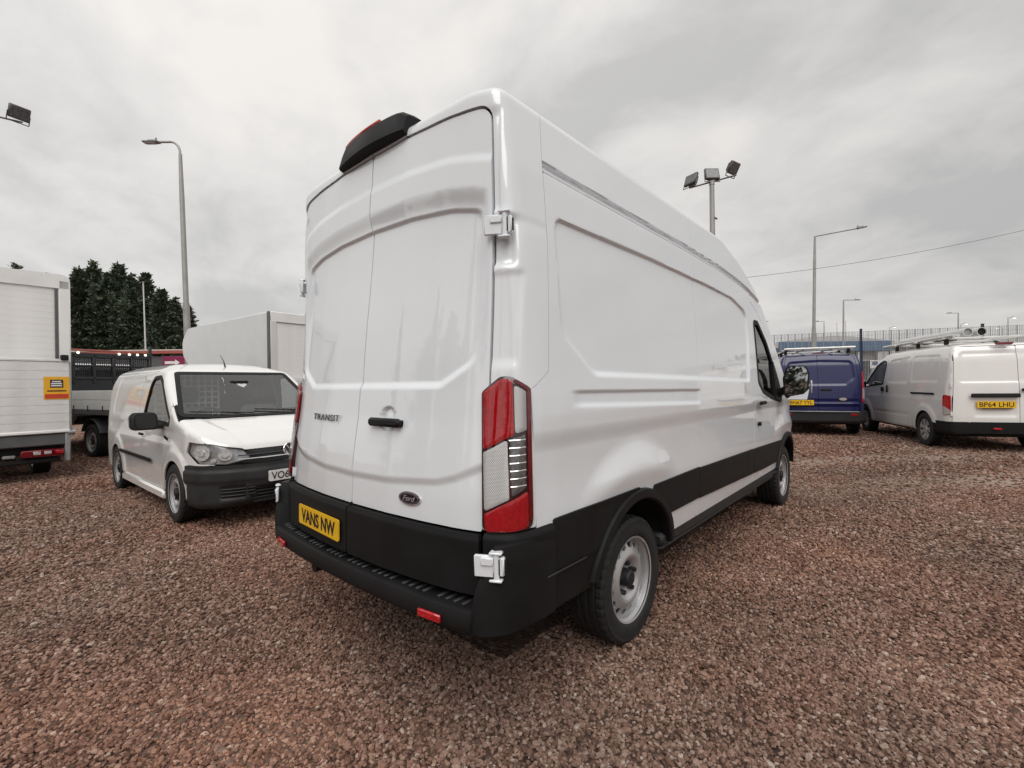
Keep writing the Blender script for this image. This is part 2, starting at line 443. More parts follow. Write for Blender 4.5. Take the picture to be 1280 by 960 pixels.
def clipgrid(P, N, S, flange=0.0, fdir=None):
    """Quads of the grid P (nu, nv, 3), trimmed to where the field S is positive; the cut edge is turned in by 'flange'."""
    nu, nv = S.shape; idx = np.arange(nu * nv).reshape(nu, nv)
    Pf = P.reshape(-1, 3); Nf = N.reshape(-1, 3); Sf = S.reshape(-1)
    q = np.stack([idx[:-1, :-1], idx[1:, :-1], idx[1:, 1:], idx[:-1, 1:]], -1).reshape(-1, 4)
    ins = Sf[q] > 0; cnt = ins.sum(1)
    F = [tuple(r) for r in q[cnt == 4].tolist()]
    XV = []; XN = []; edge = {}
    base = nu * nv
    for r in q[(cnt > 0) & (cnt < 4)].tolist():
        poly = []
        for i in range(4):
            a, b = r[i], r[(i + 1) % 4]
            if Sf[a] > 0: poly.append(a)
            if (Sf[a] > 0) != (Sf[b] > 0):
                k = (min(a, b), max(a, b))
                if k not in edge:
                    sa, sb = Sf[k[0]], Sf[k[1]]
                    if sa < -50 or sb < -50: t = 0.0 if sa > 0 else 1.0
                    else: t = sa / (sa - sb)
                    t = min(max(t, 0.002), 0.998)
                    edge[k] = base + len(XV)
                    XV.append(Pf[k[0]] * (1 - t) + Pf[k[1]] * t); XN.append(Nf[k[0]] * (1 - t) + Nf[k[1]] * t)
                poly.append(edge[k])
        if len(poly) >= 3: F.append(tuple(poly))
    AV = np.concatenate([Pf, np.array(XV)]) if XV else Pf
    AN = np.concatenate([Nf, np.array(XN)]) if XN else Nf
    used = np.unique(np.concatenate([np.array(f) for f in F])) if F else np.array([], int)
    remap = -np.ones(len(AV), int); remap[used] = np.arange(len(used))
    V = AV[used]; VN = AN[used]; F = [tuple(int(remap[i]) for i in f) for f in F]
    if flange and F:
        seen = {}
        for f in F:
            for i in range(len(f)):
                a, b = f[i], f[(i + 1) % len(f)]
                if (b, a) in seen: seen[(b, a)] = 0
                else: seen[(a, b)] = 1
        be = [e for e, c in seen.items() if c]
        vs = sorted({i for e in be for i in e}); mp = {v: i for i, v in enumerate(vs)}
        n0 = len(V); bv = V[vs]
        inn = bv - (VN[vs] if fdir is None else -np.asarray(fdir)) * flange
        V = np.concatenate([V, bv, inn]); k = len(vs)
        F += [(n0 + mp[b], n0 + mp[a], n0 + k + mp[a], n0 + k + mp[b]) for a, b in be]
    return V, F

DIRS = {  # looking direction, u axis, v axis
    'R': ((-1, 0, 0), (0, 1, 0), (0, 0, 1)), 'B': ((0, 1, 0), (1, 0, 0), (0, 0, 1)),
    'F': ((0, -1, 0), (-1, 0, 0), (0, 0, 1)), 'T': ((0, 0, -1), (1, 0, 0), (0, 1, 0)),
    'BR': ((-.7071, .7071, 0), (.7071, .7071, 0), (0, 0, 1)), 'FR': ((-.7071, -.7071, 0), (-.7071, .7071, 0), (0, 0, 1)),
    'BT': ((0, .7071, -.7071), (1, 0, 0), (0, .7071, .7071)), 'RT': ((-.7071, 0, -.7071), (0, 1, 0), (-.7071, 0, .7071)),
    'BRT': ((-.577, .577, -.577), (.7071, .7071, 0), (-.408, .408, .816)), 'FT': ((0, -.7071, -.7071), (-1, 0, 0), (0, -.7071, .7071)),
}
def patch(body, d, u, v, step, field, disp=None, flange=0.018, mirror=False, far=8.0):
    """A panel: rays along direction d find the body, field(P) > 0 keeps it, disp(P) presses it in or out."""
    D, U, W = [np.array(a, float) for a in DIRS[d]]
    su, sv = step if isinstance(step, tuple) else (step, step)
    us = np.linspace(u[0], u[1], max(3, int(round((u[1] - u[0]) / su)) + 1))
    vs = np.linspace(v[0], v[1], max(3, int(round((v[1] - v[0]) / sv)) + 1))
    A = us[:, None, None] * U + vs[None, :, None] * W
    t = np.full(A.shape[:2], -far)
    P = A + t[..., None] * D
    Pl = P.reshape(-1, 3).copy(); act = np.arange(len(Pl)); okl = np.zeros(len(Pl), bool)
    for _ in range(26):
        ff = body.f(Pl[act]); Pl[act] += ff[:, None] * 0.98 * D
        okl[act] = np.abs(ff) < 3e-3
        act = act[(np.abs(ff) > 2e-5) & (ff < 50)]
        if len(act) == 0: break
    P = Pl.reshape(P.shape); ok = okl.reshape(P.shape[:2])
    N = body.normal(P)
    S = np.where(ok, field(P, N), -99.0)
    if disp is not None:
        P = P + N * disp(P)[..., None]
    V, F = clipgrid(P, N, S, flange)
    if F:   # orient outwards
        a, b, c = [V[i] for i in F[0][:3]]
        if np.dot(np.cross(b - a, c - a), D) > 0: F = [f[::-1] for f in F]
    if mirror:
        V = V * np.array([-1, 1, 1]); F = [f[::-1] for f in F]
    return V, F
def panel(name, body, d, u, v, step, field, material, parent, disp=None, flange=0.018, mirror=False, angle=45):
    V, F = patch(body, d, u, v, step, field, disp, flange, mirror)
    return mesh_obj(name, V, F, material, parent, True, angle)
def amin(*a):
    r = a[0]
    for x in a[1:]: r = np.minimum(r, x)
    return r
def amax(*a):
    r = a[0]
    for x in a[1:]: r = np.maximum(r, x)
    return r
def inpoly(pts, x, y, n=6):
    return -sdf2(fillet(pts, n), x, y)
# ------------------------------------------------------------------ wheels
def make_tyre(R, W, rr, seg=168, tread=True):
    prof = [(rr + .004, .30 * W), (rr + .004, .43 * W), (rr + .012, .475 * W)]
    hgt = R - rr
    for t in (.2, .35, .5, .65, .8): prof.append((rr + t * hgt, W * (.485 + .03 * math.sin(t * math.pi)) - (0.004 if t == .65 else 0)))
    prof += [(R - .022, .487 * W), (R - .010, .455 * W)]
    xs = np.linspace(.43, -.43, 31)
    tr = [(R - .004 * abs(x / .43) ** 3, x * W, x) for x in xs]
    full = [(r, h, None) for r, h in prof] + tr + [(r, -h, None) for r, h in prof[::-1]]
    n = seg; th = np.arange(n) * 2 * math.pi / n; V = []
    for (r, h, x) in full:
        rad = np.full(n, r)
        if x is not None and tread:
            if min(abs(abs(x) - .10), abs(abs(x) - .285)) < .022: rad -= .009
            elif abs(x) > .3: rad -= np.where((np.arange(n) + (0 if x > 0 else 2)) % 4 == 0, .007, 0)
            else: rad -= np.where((np.arange(n) + int(abs(x) * 22)) % 6 == 0, .005, 0)
        elif x is None and tread and r > R - .03: rad -= np.where((np.arange(n) + (0 if h > 0 else 2)) % 4 == 0, .005, 0)
        V.append(np.stack([np.full(n, h), rad * np.cos(th), rad * np.sin(th)], 1))
    m = len(full); F = []
    for i in range(m - 1):
        for j in range(n):
            k = (j + 1) % n; F.append((i * n + j, (i + 1) * n + j, (i + 1) * n + k, i * n + k))
    return np.concatenate(V), F

def polar_disc(prof, r0, r1, nr, nt, hole, flange=0.012):
    rs = np.linspace(r0, r1, nr); th = np.linspace(0, 2 * math.pi, nt + 1)
    Rr, T = np.meshgrid(rs, th, indexing='ij')
    X = np.interp(Rr, [p[0] for p in prof], [p[1] for p in prof])
    P = np.stack([X, Rr * np.cos(T), Rr * np.sin(T)], -1)
    N = np.zeros_like(P); N[..., 0] = 1
    S = hole(Rr, T)
    return clipgrid(P, N, S, flange)

def make_wheel(R, W, rr, kind, seg=168, dark=False):
    """An Empty with tyre, rim and hub; outside face towards +X."""
    e = empty('wheel')
    V, F = make_tyre(R, W, rr, seg, tread=seg > 80)
    mesh_obj('tyre', V, F, RUBBER, e, True, 30)
    x0 = W * .40
    g = G()
    g.lathe([(rr - .004, x0 + .012), (rr + .006, x0 + .016), (rr + .008, x0 + .008), (rr, x0 - .004), (rr - .012, x0 - .012), (rr - .020, x0 - .05), (rr - .028, -x0), (rr, -x0 - .01)], n=72)
    if kind == 'steel':
        pr = [(0.0, x0 - .050), (.062, x0 - .050), (.075, x0 - .046), (.095, x0 - .020), (.115, x0 - .004), (.13, x0 + .0), (.145, x0 - .005), (.165, x0 - .014), (.19, x0 - .026), (rr - .020, x0 - .034), (rr, x0 - .034)]
        rh = rr - .046
        def hole(Rr, T):
            k = 16; a = (T * k / (2 * math.pi)) % 1.0 - .5
            d = np.hypot((Rr - rh) / 1.0, a * 2 * math.pi / k * rh * 0.74) - .0175
            return amin(d, Rr - .001)
        V2, F2 = polar_disc(pr, .03, rr - .016, 46, 192, hole)
        g.add(V2, F2)
        g.build('rim', STEEL, e, True, 32)
        d = G(); d.lathe([(0, x0 - .10), (rr - .022, x0 - .10)], n=32); d.build('dark_backing_disc', BLACK, e)  # added black disc standing in for the shade behind the rim holes
        h = G(); h.lathe([(.0, x0 + .010), (.038, x0 + .008), (.046, x0 - .0), (.05, x0 - .045), (.05, x0 - .07)], n=24)
        for i in range(5):
            a = i * 2 * math.pi / 5 + .3; c = np.array([0, .082 * math.cos(a), .082 * math.sin(a)])
            h.cyl(c + [x0 - .06, 0, 0], c + [x0 - .006, 0, 0], .0165, .013, 8)
        h.build('hub', mat('hub_black', (.012, .012, .013), .5, var=.2), e)
    elif kind == 'trim':   # plastic wheel trim with spokes
        pr = [(0.0, x0 + .004), (.05, x0 + .004), (.07, x0 - .006), (rr * .75, x0 + .006), (rr - .006, x0 + .002)]
        def hole(Rr, T):
            k = 7; a = np.abs((T * k / (2 * math.pi)) % 1.0 - .5) * 2 * math.pi / k
            ax = a * Rr; hw = .012 + .16 * (Rr - .07)
            return np.where((Rr > .07) & (Rr < rr - .022), -amin(hw * .9 - ax, Rr - .07, rr - .022 - Rr), .01)
        V2, F2 = polar_disc(pr, .004, rr - .004, 30, 168, hole)
        g.build('rim', DARKSTEEL, e, True, 32)
        h = G(); h.add(V2, F2); h.build('wheel_trim', STEEL, e, True, 32)
        d = G(); d.lathe([(0, x0 - .05), (rr - .02, x0 - .05)], n=32); d.build('brake_disc', DARKSTEEL, e)
    return e

def place_wheel(src, parent, loc, outside=1):
    c = copy_tree(src, parent); c.location = loc
    c.rotation_euler = (random.uniform(0, 6.28) * 0 , 0, 0 if outside > 0 else math.pi)
    return c
def spin(w, a):
    w.rotation_euler[0] = a

# ------------------------------------------------------------------ the big white van
WHEEL_STEEL = make_wheel(.345, .225, .228, 'steel')
van = empty('panel_van', (0, 0, 0), 0, 'large white high roof panel van with black lower trim and yellow VANS NW plate', 'van')

_lz = np.linspace(.2, 3.0, 561)
_lv = np.interp(_lz, [.2, .67, .85, .97, 1.13, 1.29, 1.43, 1.8, 2.27, 2.67, 3.0], [0, 0, .002, .01, .033, .058, .072, .098, .134, .16, .185])
_kn = np.exp(-(np.arange(-16, 17) / 7.) ** 2); _kn /= _kn.sum()
_lv = np.convolve(np.pad(_lv, 16, mode='edge'), _kn, 'valid')
def van_lean(z, x):   # the doors lean in with height, less so towards their outer edges
    c = np.interp(z, _lz, _lv); e = np.where(c < .09, c, .09 + (.022 * (1 - np.exp(-(c - .09) / .022))))
    return c + (e - c) * np.clip(x / .85, 0, 1.1) ** 2
VB = Body(
    side=[(-.1, .40), (-.1, 2.725), (.55, 2.758, 2), (1.5, 2.79, 3), (2.5, 2.785, 2), (3.1, 2.725, 1), (3.6, 2.595, 1), (4.0, 2.415, .6), (4.28, 2.22, .3), (5.1, 1.43, .2), (5.55, 1.25, .3), (5.82, 1.08, .1), (5.95, .8, .3), (5.95, .45, .1), (5.8, .35)],
    front=[(-1, .36), (.95, .36), (.99, .42, .05), (1.018, .62, .5), (1.03, .85, .5), (1.03, 1.05, .5), (1.02, 1.30, .6), (1.003, 1.47, .8), (.962, 2.0, 2), (.928, 2.38, 1), (.905, 2.55, .6), (.884, 2.712, .065), (.72, 2.768, .3), (.4, 2.785, 1), (0, 2.79, 2), (-1, 2.79)],
    plan=[(-1, .045), (0, .045, .5), (.3, .052, .8), (.55, .073, .8), (.75, .100, .6), (.885, .137, .2), (.972, .182, .09), (1.018, .29, .2), (1.03, .44, .4), (1.03, 4.9, .6), (1.0, 5.3, .6), (.93, 5.6, .4), (.75, 5.83, .2), (.4, 5.94, .5), (0, 5.97, .5), (-1, 5.97)],
    lean=van_lean, k1=.055, k2=.055)
def s1(z): return np.interp(z, [.3, 1.424, 1.426, 1.50, 2.07, 2.43, 2.71, 2.9], [.31, .31, .318, .426, .483, .496, .53, .56])
def s2(z): return np.interp(z, [.3, .65, 1.31, 1.6, 2.2, 2.72, 2.9], [2.11, 2.134, 2.206, 2.26, 2.303, 2.36, 2.38])
def s3(z): return np.interp(z, [.3, .82, 1.26, 2.0, 2.3], [3.54, 3.58, 3.69, 3.765, 3.80])
def zg(y): return np.interp(y, [0, .5, 1.5, 2.2, 2.95, 3.4, 3.74, 4.4], [2.438, 2.437, 2.427, 2.423, 2.403, 2.37, 2.333, 2.2])
ARC_R = (1.208, .345); ARC_F = (4.958, .345)
def arch(P, c, r=.455): return np.hypot(P[..., 1] - c[0], P[..., 2] - c[1]) - r
_rec = fillet([(.555, 2.218, .06), (1.6, 2.222, 2), (2.6, 2.208, 2), (3.2, 2.188, .6), (3.60, 2.105, .12), (3.615, 1.87, .5), (3.525, 1.428, .05), (.80, 1.472, .12), (.535, 1.67, .12)], 6)
def press_side(P):
    Y, Z = P[..., 1], P[..., 2]
    d = -sdf2(_rec, Y, Z)
    w = np.interp(Z, [1.40, 1.75, 2.05], [.045, .028, .014])
    r = -.017 * sstep(0, 1, d / w)
    # the two sharp feature lines over the wheel arch
    f = sstep(.57, .69, Y) * sstep(2.24, 2.18, Y); zc = Z + .013 * (Y - .66); zd = Z + .031 * (Y - .66)
    r = r - .010 * f * sstep(1.413, 1.400, zc) * sstep(1.330, 1.358, zd)
    # shoulder undercut, then the swelling over the wheel
    r = r - .013 * sstep(1.25, 1.15, Z) * sstep(.82, 1.08, Z)
    for c in (ARC_R, ARC_F):
        rr = np.hypot(Y - c[0], (Z - c[1]) * 1.02)
        r = r + .026 * sstep(.83, .62, rr) * sstep(.82, .97, Z)
    return r
def press_gutter(P):
    Y, Z = P[..., 1], P[..., 2]; g = Z - zg(Y)
    return -.020 * sstep(-.024, -.016, g) * sstep(.024, .018, g) * sstep(.385, .42, Y)
yz = lambda P: (P[..., 1], P[..., 2])
for mir in (False, True):
    st = .0105 if not mir else .04
    sd = panel('side_panel', VB, 'R', (.2, 2.35), (.46, 2.45), (st, st * .6), lambda P, N: amin(P[..., 1] - s1(P[..., 2]) - .002, s2(P[..., 2]) - .002 - P[..., 1], zg(P[..., 1]) - .032 - P[..., 2], P[..., 2] - .50, arch(P, ARC_R)), WHITE, van, press_side, mirror=mir)
    panel('side_panel', VB, 'R', (2.0, 3.8), (.46, 2.45), (st * 1.2, st * .6), lambda P, N: amin(P[..., 1] - s2(P[..., 2]) - .002, s3(P[..., 2]) - .003 - P[..., 1], zg(P[..., 1]) - .032 - P[..., 2], P[..., 2] - .50), WHITE, van, press_side, mirror=mir)
    panel('roof_side', VB, 'R', (.4, 2.35), (2.34, 2.80), (st, st * .45), lambda P, N: amin(P[..., 1] - s1(P[..., 2]) - .002, s2(P[..., 2]) - .002 - P[..., 1], P[..., 2] - zg(P[..., 1]) + .028, (.62 - N[..., 2]) * .2), WHITE, van, press_gutter, mirror=mir, flange=.012)
    panel('roof_side', VB, 'R', (2.15, 4.5), (2.0, 2.80), (st * 1.2, st * .45), lambda P, N: amin(P[..., 1] - s2(P[..., 2]) - .002, P[..., 2] - zg(P[..., 1]) + .028, (.62 - N[..., 2]) * .2, (N[..., 0] - N[..., 1] * .9) * .2, P[..., 2] - 2.24), WHITE, van, press_gutter, mirror=mir, flange=.012)
    # cab door with its window opening
    win = [(3.825, 2.035, .05), (3.98, 2.035, .06), (4.26, 1.845, .2), (4.56, 1.52, .1), (4.73, 1.30, .02), (4.70, 1.215, .03), (4.30, 1.262, .1), (3.95, 1.335, .08), (3.815, 1.43, .06)]
    _dz = lambda y: np.interp(y, [3.5, 3.8, 4.0, 4.35, 4.85], [2.30, 2.21, 2.14, 1.90, 1.36])
    panel('cab_door', VB, 'R', (3.4, 4.95), (.46, 2.35), .012 if not mir else .04, lambda P, N: amin(P[..., 1] - s3(P[..., 2]) - .003, 4.80 - P[..., 1], _dz(P[..., 1]) - P[..., 2], P[..., 2] - .50, -inpoly(win, *yz(P)), arch(P, ARC_F)), WHITE, van, press_side, mirror=mir)
    wf = panel('window_seal', VB, 'R', (3.7, 4.85), (1.1, 2.15), .012 if not mir else .04, lambda P, N: amin(.022 - np.abs(inpoly(win, *yz(P)) - .008)), BLACK, van, lambda P: np.full(P.shape[:2], .003), mirror=mir, flange=.02)
    panel('side_window', VB, 'R', (3.7, 4.85), (1.1, 2.15), .02, lambda P, N: amin(inpoly(win, *yz(P)) - .012, 4.42 - P[..., 1]), DGLASS, van, lambda P: np.full(P.shape[:2], -.012), mirror=mir, flange=0)
    panel('mirror_mount', VB, 'R', (4.3, 4.85), (1.15, 1.75), .015, lambda P, N: amin(inpoly(win, *yz(P)) - .004, P[..., 1] - 4.42), TRIM, van, lambda P: np.full(P.shape[:2], .012), mirror=mir, flange=.03)
    panel('a_pillar', VB, 'R', (3.6, 5.0), (1.3, 2.35), .02, lambda P, N: amin(P[..., 2] - _dz(P[..., 1]) - .006, (N[..., 0] - N[..., 1] * .75) * .2, np.maximum(2.24, zg(P[..., 1]) - .028) - .004 - P[..., 2], P[..., 2] - 1.34, P[..., 1] - s3(P[..., 2]) - .003), WHITE, van, mirror=mir)
    panel('front_wing', VB, 'R', (4.7, 5.95), (.5, 1.42), .02, lambda P, N: amin(P[..., 1] - 4.806, arch(P, ARC_F), (N[..., 0] - N[..., 1]) * .2, P[..., 2] - .60, (.72 - N[..., 2]) * .2), WHITE, van, press_side, mirror=mir)
    # black lower cladding
    _cl = lambda P: np.full(P.shape[:2], .011) + press_side(P)
    panel('lower_trim', VB, 'R', (.25, 1.3), (.42, .92), .012 if not mir else .04, lambda P, N: amin(P[..., 1] - .415, 1.21 - P[..., 1], .868 - P[..., 2], P[..., 2] - .468 + .0 * P[..., 1], arch(P, ARC_R, .46)), TRIM, van, lambda P: _cl(P) - .006 * sstep(.636, .630, P[..., 2]), mirror=mir, flange=.02)
    panel('lower_trim', VB, 'R', (1.2, 2.2), (.55, .92), .014 if not mir else .04, lambda P, N: amin(P[..., 1] - 1.40, s2(P[..., 2]) - .003 - P[..., 1], .846 - P[..., 2], P[..., 2] - .632, arch(P, ARC_R, .46)), TRIM, van, _cl, mirror=mir, flange=.02)
    panel('lower_trim', VB, 'R', (2.0, 3.75), (.55, .92), .02, lambda P, N: amin(P[..., 1] - s2(P[..., 2]) - .003, s3(P[..., 2]) - .004 - P[..., 1], np.interp(P[..., 1], [2, 3.6], [.842, .815]) - P[..., 2], P[..., 2] - np.interp(P[..., 1], [2, 4], [.632, .575])), TRIM, van, _cl, mirror=mir, flange=.02)
    panel('lower_trim', VB, 'R', (3.4, 4.75), (.5, .92), .02, lambda P, N: amin(P[..., 1] - s3(P[..., 2]) - .004, 4.66 - P[..., 1], np.interp(P[..., 1], [3.4, 4.6], [.818, .79]) - P[..., 2], P[..., 2] - np.interp(P[..., 1], [2, 4], [.632, .575]), arch(P, ARC_F, .46)), TRIM, van, _cl, mirror=mir, flange=.02)
    sg = -1 if mir else 1
    # sill rail
    g = G(); 
    for (ya, yb, xo, z0, z1) in ((1.60, 4.57, .985, .415, .497), (1.62, 4.55, .965, .375, .418)):
        g.box((sg * (xo - .06), (ya + yb) / 2, (z0 + z1) / 2), (.12, yb - ya, z1 - z0), .02)
    g.build('sill_rail', TRIM2, van)
    # arch flares and wheel wells
    for c in (ARC_R, ARC_F):
        th = np.linspace(math.radians(13), math.radians(163), 41)
        prof = [(.452, -.03), (.452, .018), (.462, .028), (.505, .024), (.512, .010), (.512, -.02)]
        Vv = []; 
        xb = VB_x = 1.03
        for t in th:
            for (r, h) in prof:
                y = c[0] + r * math.cos(t); z = c[1] + r * math.sin(t)
                Vv.append((y, z, h))
        Vv = np.array(Vv)
        Pq = np.stack([np.full(len(Vv), 1.5), Vv[:, 0], Vv[:, 1]], 1)
        Pq = VB.hit(Pq, (-1, 0, 0))
        xq = np.clip(Pq[:, 0], .9, 1.1)
        zz = press_side(np.stack([xq, Vv[:, 0], Vv[:, 1]], 1)[:, None, :])[:, 0]
        V3 = np.stack([sg * (xq + Vv[:, 2] + zz), Vv[:, 0], Vv[:, 1]], 1)
        npf = len(prof); F3 = []
        for i in range(len(th) - 1):
            for j in range(npf - 1):
                q = (i * npf + j, i * npf + j + 1, (i + 1) * npf + j + 1, (i + 1) * npf + j)
                F3.append(q if sg < 0 else q[::-1])
        mesh_obj('arch_flare', V3, F3, TRIM, van, True, 40)
        g = G(); pr = [(.455, .998), (.47, .98), (.47, .62), (.0, .62)]
        tw = np.linspace(math.radians(15), math.radians(163), 31); Vw = []
        for (r, h) in pr:
            for t in tw: Vw.append((sg * h, c[0] + r * math.cos(t), c[1] + r * math.sin(t)))
        Fw = [(i * 31 + j, i * 31 + j + 1, (i + 1) * 31 + j + 1, (i + 1) * 31 + j) for i in range(3) for j in range(30)]
        g.add(Vw, Fw); g.build('wheel_well', BLACK, van)
    # tail lamp
    mat('bowl_grey', (.20, .20, .205), .2, .6, coat=.8, var=.4, vscale=60)
    def tl(P): return (P[..., 0] + P[..., 1]) * .70711, P[..., 2]
    q0, q1 = .713, .914
    def tz(y): return 1.475 - (y - 45) / 695 * .62
    def tq(s): return q0 + s * (q1 - q0)
    outline = [(tq(.0), tz(742), .03), (tq(1.0), tz(735), .03), (tq(1.0), tz(95), .02), (tq(.62), tz(42), .03), (tq(.40), tz(42), .03), (tq(.03), tz(112), .02)]
    lst = .010
    lamp = panel('tail_lamp', VB, 'BR', (.66, .96), (.80, 1.52), lst, lambda P, N: inpoly(outline, *tl(P)), mat('smoked_red', (.030, .002, .004), .08, coat=.8, var=.2), van, lambda P: .006 + .008 * sstep(0, .02, inpoly(outline, *tl(P))), mirror=mir, flange=.03)
    lenses = [('red_lens', REDLENS, [(.06, 380), (.655, 308), (.655, 72), (.60, 55), (.42, 55), (.08, 116)], .004),
              ('clear_strip', PRISM, [(.672, 303), (.878, 288), (.878, 112), (.672, 80)], .002),
              ('red_rim', DEEPRED, [(.892, 700), (.975, 690), (.975, 100), (.66, 52), (.66, 68), (.892, 106)], .004),
              ('clear_lens', PRISM, [(.06, 648), (.53, 592), (.53, 331), (.06, 390)], .002),
              ('reflector_bowl', MATS['bowl_grey'], [(.545, 590), (.878, 550), (.878, 298), (.545, 330)], -.001),
              ('red_lens', REDLENS, [(.06, 658), (.878, 560), (.878, 715), (.80, 728), (.08, 735)], .004)]
    for nm, mt, pts, hh in lenses:
        pp = [(tq(a), tz(b), .006) for a, b in pts]
        panel(nm, VB, 'BR', (.69, .93), (.83, 1.49), .007 if not mir else .03, lambda P, N: inpoly(pp, *tl(P), n=2), mt, lamp, lambda P: .013 + hh + .003 * sstep(0, .008, inpoly(pp, *tl(P), n=2)), mirror=mir, flange=.008)
    g = G()   # bright bars across the reversing lamp
    qs = np.linspace(tq(.56), tq(.85), 5)
    for i in range(7):
        zz_ = tz(335 + i * 34) + np.linspace(0, .004, 5)
        pb = VB.hit(np.stack([qs * .70711 + 1.2, qs * .70711 - 1.2, zz_], 1), (-.70711, .70711, 0))
        pb = pb + VB.normal(pb) * .0125
        g.tube(pb * np.array([sg, 1, 1]), .0045, 6)
    g.build('reflector_bar', CHROME, lamp)
    panel('outer_lens', VB, 'BR', (.66, .96), (.80, 1.52), .012, lambda P, N: inpoly(outline, *tl(P)) - .006, glass_mat('clear_cover', (.93, .93, .93), .0), lamp, lambda P: .022 + .004 * sstep(0, .05, inpoly(outline, *tl(P))), mirror=mir, flange=.012)
    # rear hinges
    for (hz, hx, hy) in ((2.108, .884, .238), (.752, .950, .092)):
        g = G()
        R0 = rotm('Z', sg * math.radians(28))
        o = np.array([sg * hx, hy, hz])
        g.box(o + R0 @ np.array([-sg * .018, -.012, 0]), (.078, .016, .084), .004, R0)
        g.box(o + R0 @ np.array([-sg * .004, -.022, .02]), (.05, .01, .03), .003, R0)
        g.box(o + R0 @ np.array([sg * .052, -.004, 0]), (.020, .028, .072), .005, R0)
        g.cyl(o + R0 @ np.array([sg * .032, -.014, -.05]), o + R0 @ np.array([sg * .032, -.014, .05]), .0115, n=12)
        g.box(o + R0 @ np.array([sg * .03, -.012, .052]), (.05, .034, .010), .003, R0)
        g.box(o + R0 @ np.array([sg * .03, -.012, -.052]), (.05, .034, .010), .003, R0)
        hg = g.build('hinge', WHITE, van)
        g = G(); g.box(o + R0 @ np.array([sg * .064, -.006, 0]), (.006, .012, .05), .001, R0); g.box(o + R0 @ np.array([sg * .041, -.0155, 0]), (.008, .010, .06), .001, R0)
        g.build('hinge_gap', BLACK, hg)

# rear doors
def door_poly(side):
    p = [(.0045, .848, .004), (.862, .848, .01), (.853, 1.5, .8), (.852, 2.2, .8), (.846, 2.625, .065), (.62, 2.652, .5), (.3, 2.669, .5), (.0045, 2.672, .01)]
    return fillet(p, 6)
_dp = door_poly(1)
_glz = fillet([(0, 2.276), (.35, 2.268, .6), (.62, 2.245, .5), (.797, 2.205, .05), (.803, 1.64, .15), (.79, 1.535, .10), (.60, 1.424, .08), (0, 1.424), (-.3, 1.424), (-.3, 2.276)], 7)
def press_door(P):
    X, Z = np.abs(P[..., 0]), P[..., 2]
    d = -sdf2(_glz, X, Z)
    w = np.interp(Z, [1.4, 1.6, 2.05, 2.12], [.05, .03, .022, .016])
    r = -.015 * sstep(0, 1, d / w)
    zt = np.interp(X, [0, .35, .62, .80, .9], [2.276, 2.268, 2.245, 2.205, 2.18])
    h = Z - zt     # brow above the pressing leans out, then falls back
    side = sstep(.835, .80, X)
    r = r - .019 * (1 - sstep(.0, .095, h)) * side * sstep(-.75, -.10, h)
    r = r - .008 * sstep(.19, .24, h)
    zc = np.interp(X, [0, .3, .62, .72, .86], [1.005, 1.01, 1.035, 1.06, 1.12])
    r = r - .012 * sstep(.012, -.030, Z - zc)
    # finger bowl behind the handle
    bw = np.hypot(P[..., 0] - .258, Z - 1.288)
    r = r - .016 * sstep(.058, .050, bw) * (1 - .55 * sstep(.05, .0, bw))
    return r
dr = panel('rear_door', VB, 'B', (-.02, .89), (.82, 2.69), (.012, .0048), lambda P, N: -sdf2(_dp, P[..., 0], P[..., 2]), WHITE, van, press_door, flange=.03)
dl = panel('rear_door', VB, 'B', (-.89, .02), (.82, 2.69), (.012, .0048), lambda P, N: -sdf2(_dp, -P[..., 0], P[..., 2]), WHITE, van, press_door, flange=.03)
# frame round the doors: corner pillars and rear of the roof
_dout = fillet([(-.5, .80), (.871, .80), (.862, 1.5, .8), (.861, 2.2, .8), (.855, 2.634, .07), (.62, 2.661, .5), (.3, 2.678, .5), (0, 2.681), (-.5, 2.681)], 6)
def press_pillar(P):
    X, Y, Z = np.abs(P[..., 0]), P[..., 1], P[..., 2]
    a = sstep(1.93, 1.965, Z) * sstep(2.165, 2.13, Z) * sstep(.955, .93, X)
    b = sstep(1.50, 1.56, Z) * sstep(1.93, 1.90, Z) * sstep(.966, .955, X)
    c = sstep(2.17, 2.19, Z) * sstep(2.63, 2.58, Z) * sstep(.892, .882, X)
    return -.020 * a - .008 * b - .010 * c
for mir in (False, True):
    panel('corner_pillar', VB, 'BRT', (.3, 1.4), (.3, 3.2), (.007, .012), lambda P, N: amin(sdf2(_dout, P[..., 0], P[..., 2]), s1(P[..., 2]) - .002 - P[..., 1], P[..., 0] - .001, P[..., 2] - .86, P[..., 0] - .30), WHITE, van, press_pillar, mirror=mir, flange=.03)
    panel('roof_rear', VB, 'BT', (0, .32), (1.2, 2.6), .014, lambda P, N: amin(P[..., 2] - 2.681 + .003 * (P[..., 0] / .3) ** 2, s1(P[..., 2]) - .002 - P[..., 1], P[..., 0] - .0005, .3035 - P[..., 0]), WHITE, van, lambda P: np.full(P.shape[:2], -.0006), mirror=mir, flange=.02)
panel('roof', VB, 'T', (-.9, .9), (.45, 4.6), .03, lambda P, N: amin(P[..., 1] - s1(P[..., 2]) - .002, (N[..., 2] - .60) * .2 + .0 * P[..., 0], P[..., 2] - 2.24), WHITE, van, lambda P: np.full(P.shape[:2], -.0006), flange=0)
panel('roof_front', VB, 'FT', (-.95, .95), (-3.0, -.2), .03, lambda P, N: amin(P[..., 2] - 2.245, (.605 - N[..., 2]) * .2, (N[..., 1] * .9 + .01 - np.abs(N[..., 0])) * .2 + .002, P[..., 1] - 3.0), WHITE, van, lambda P: np.full(P.shape[:2], -.001), flange=0)
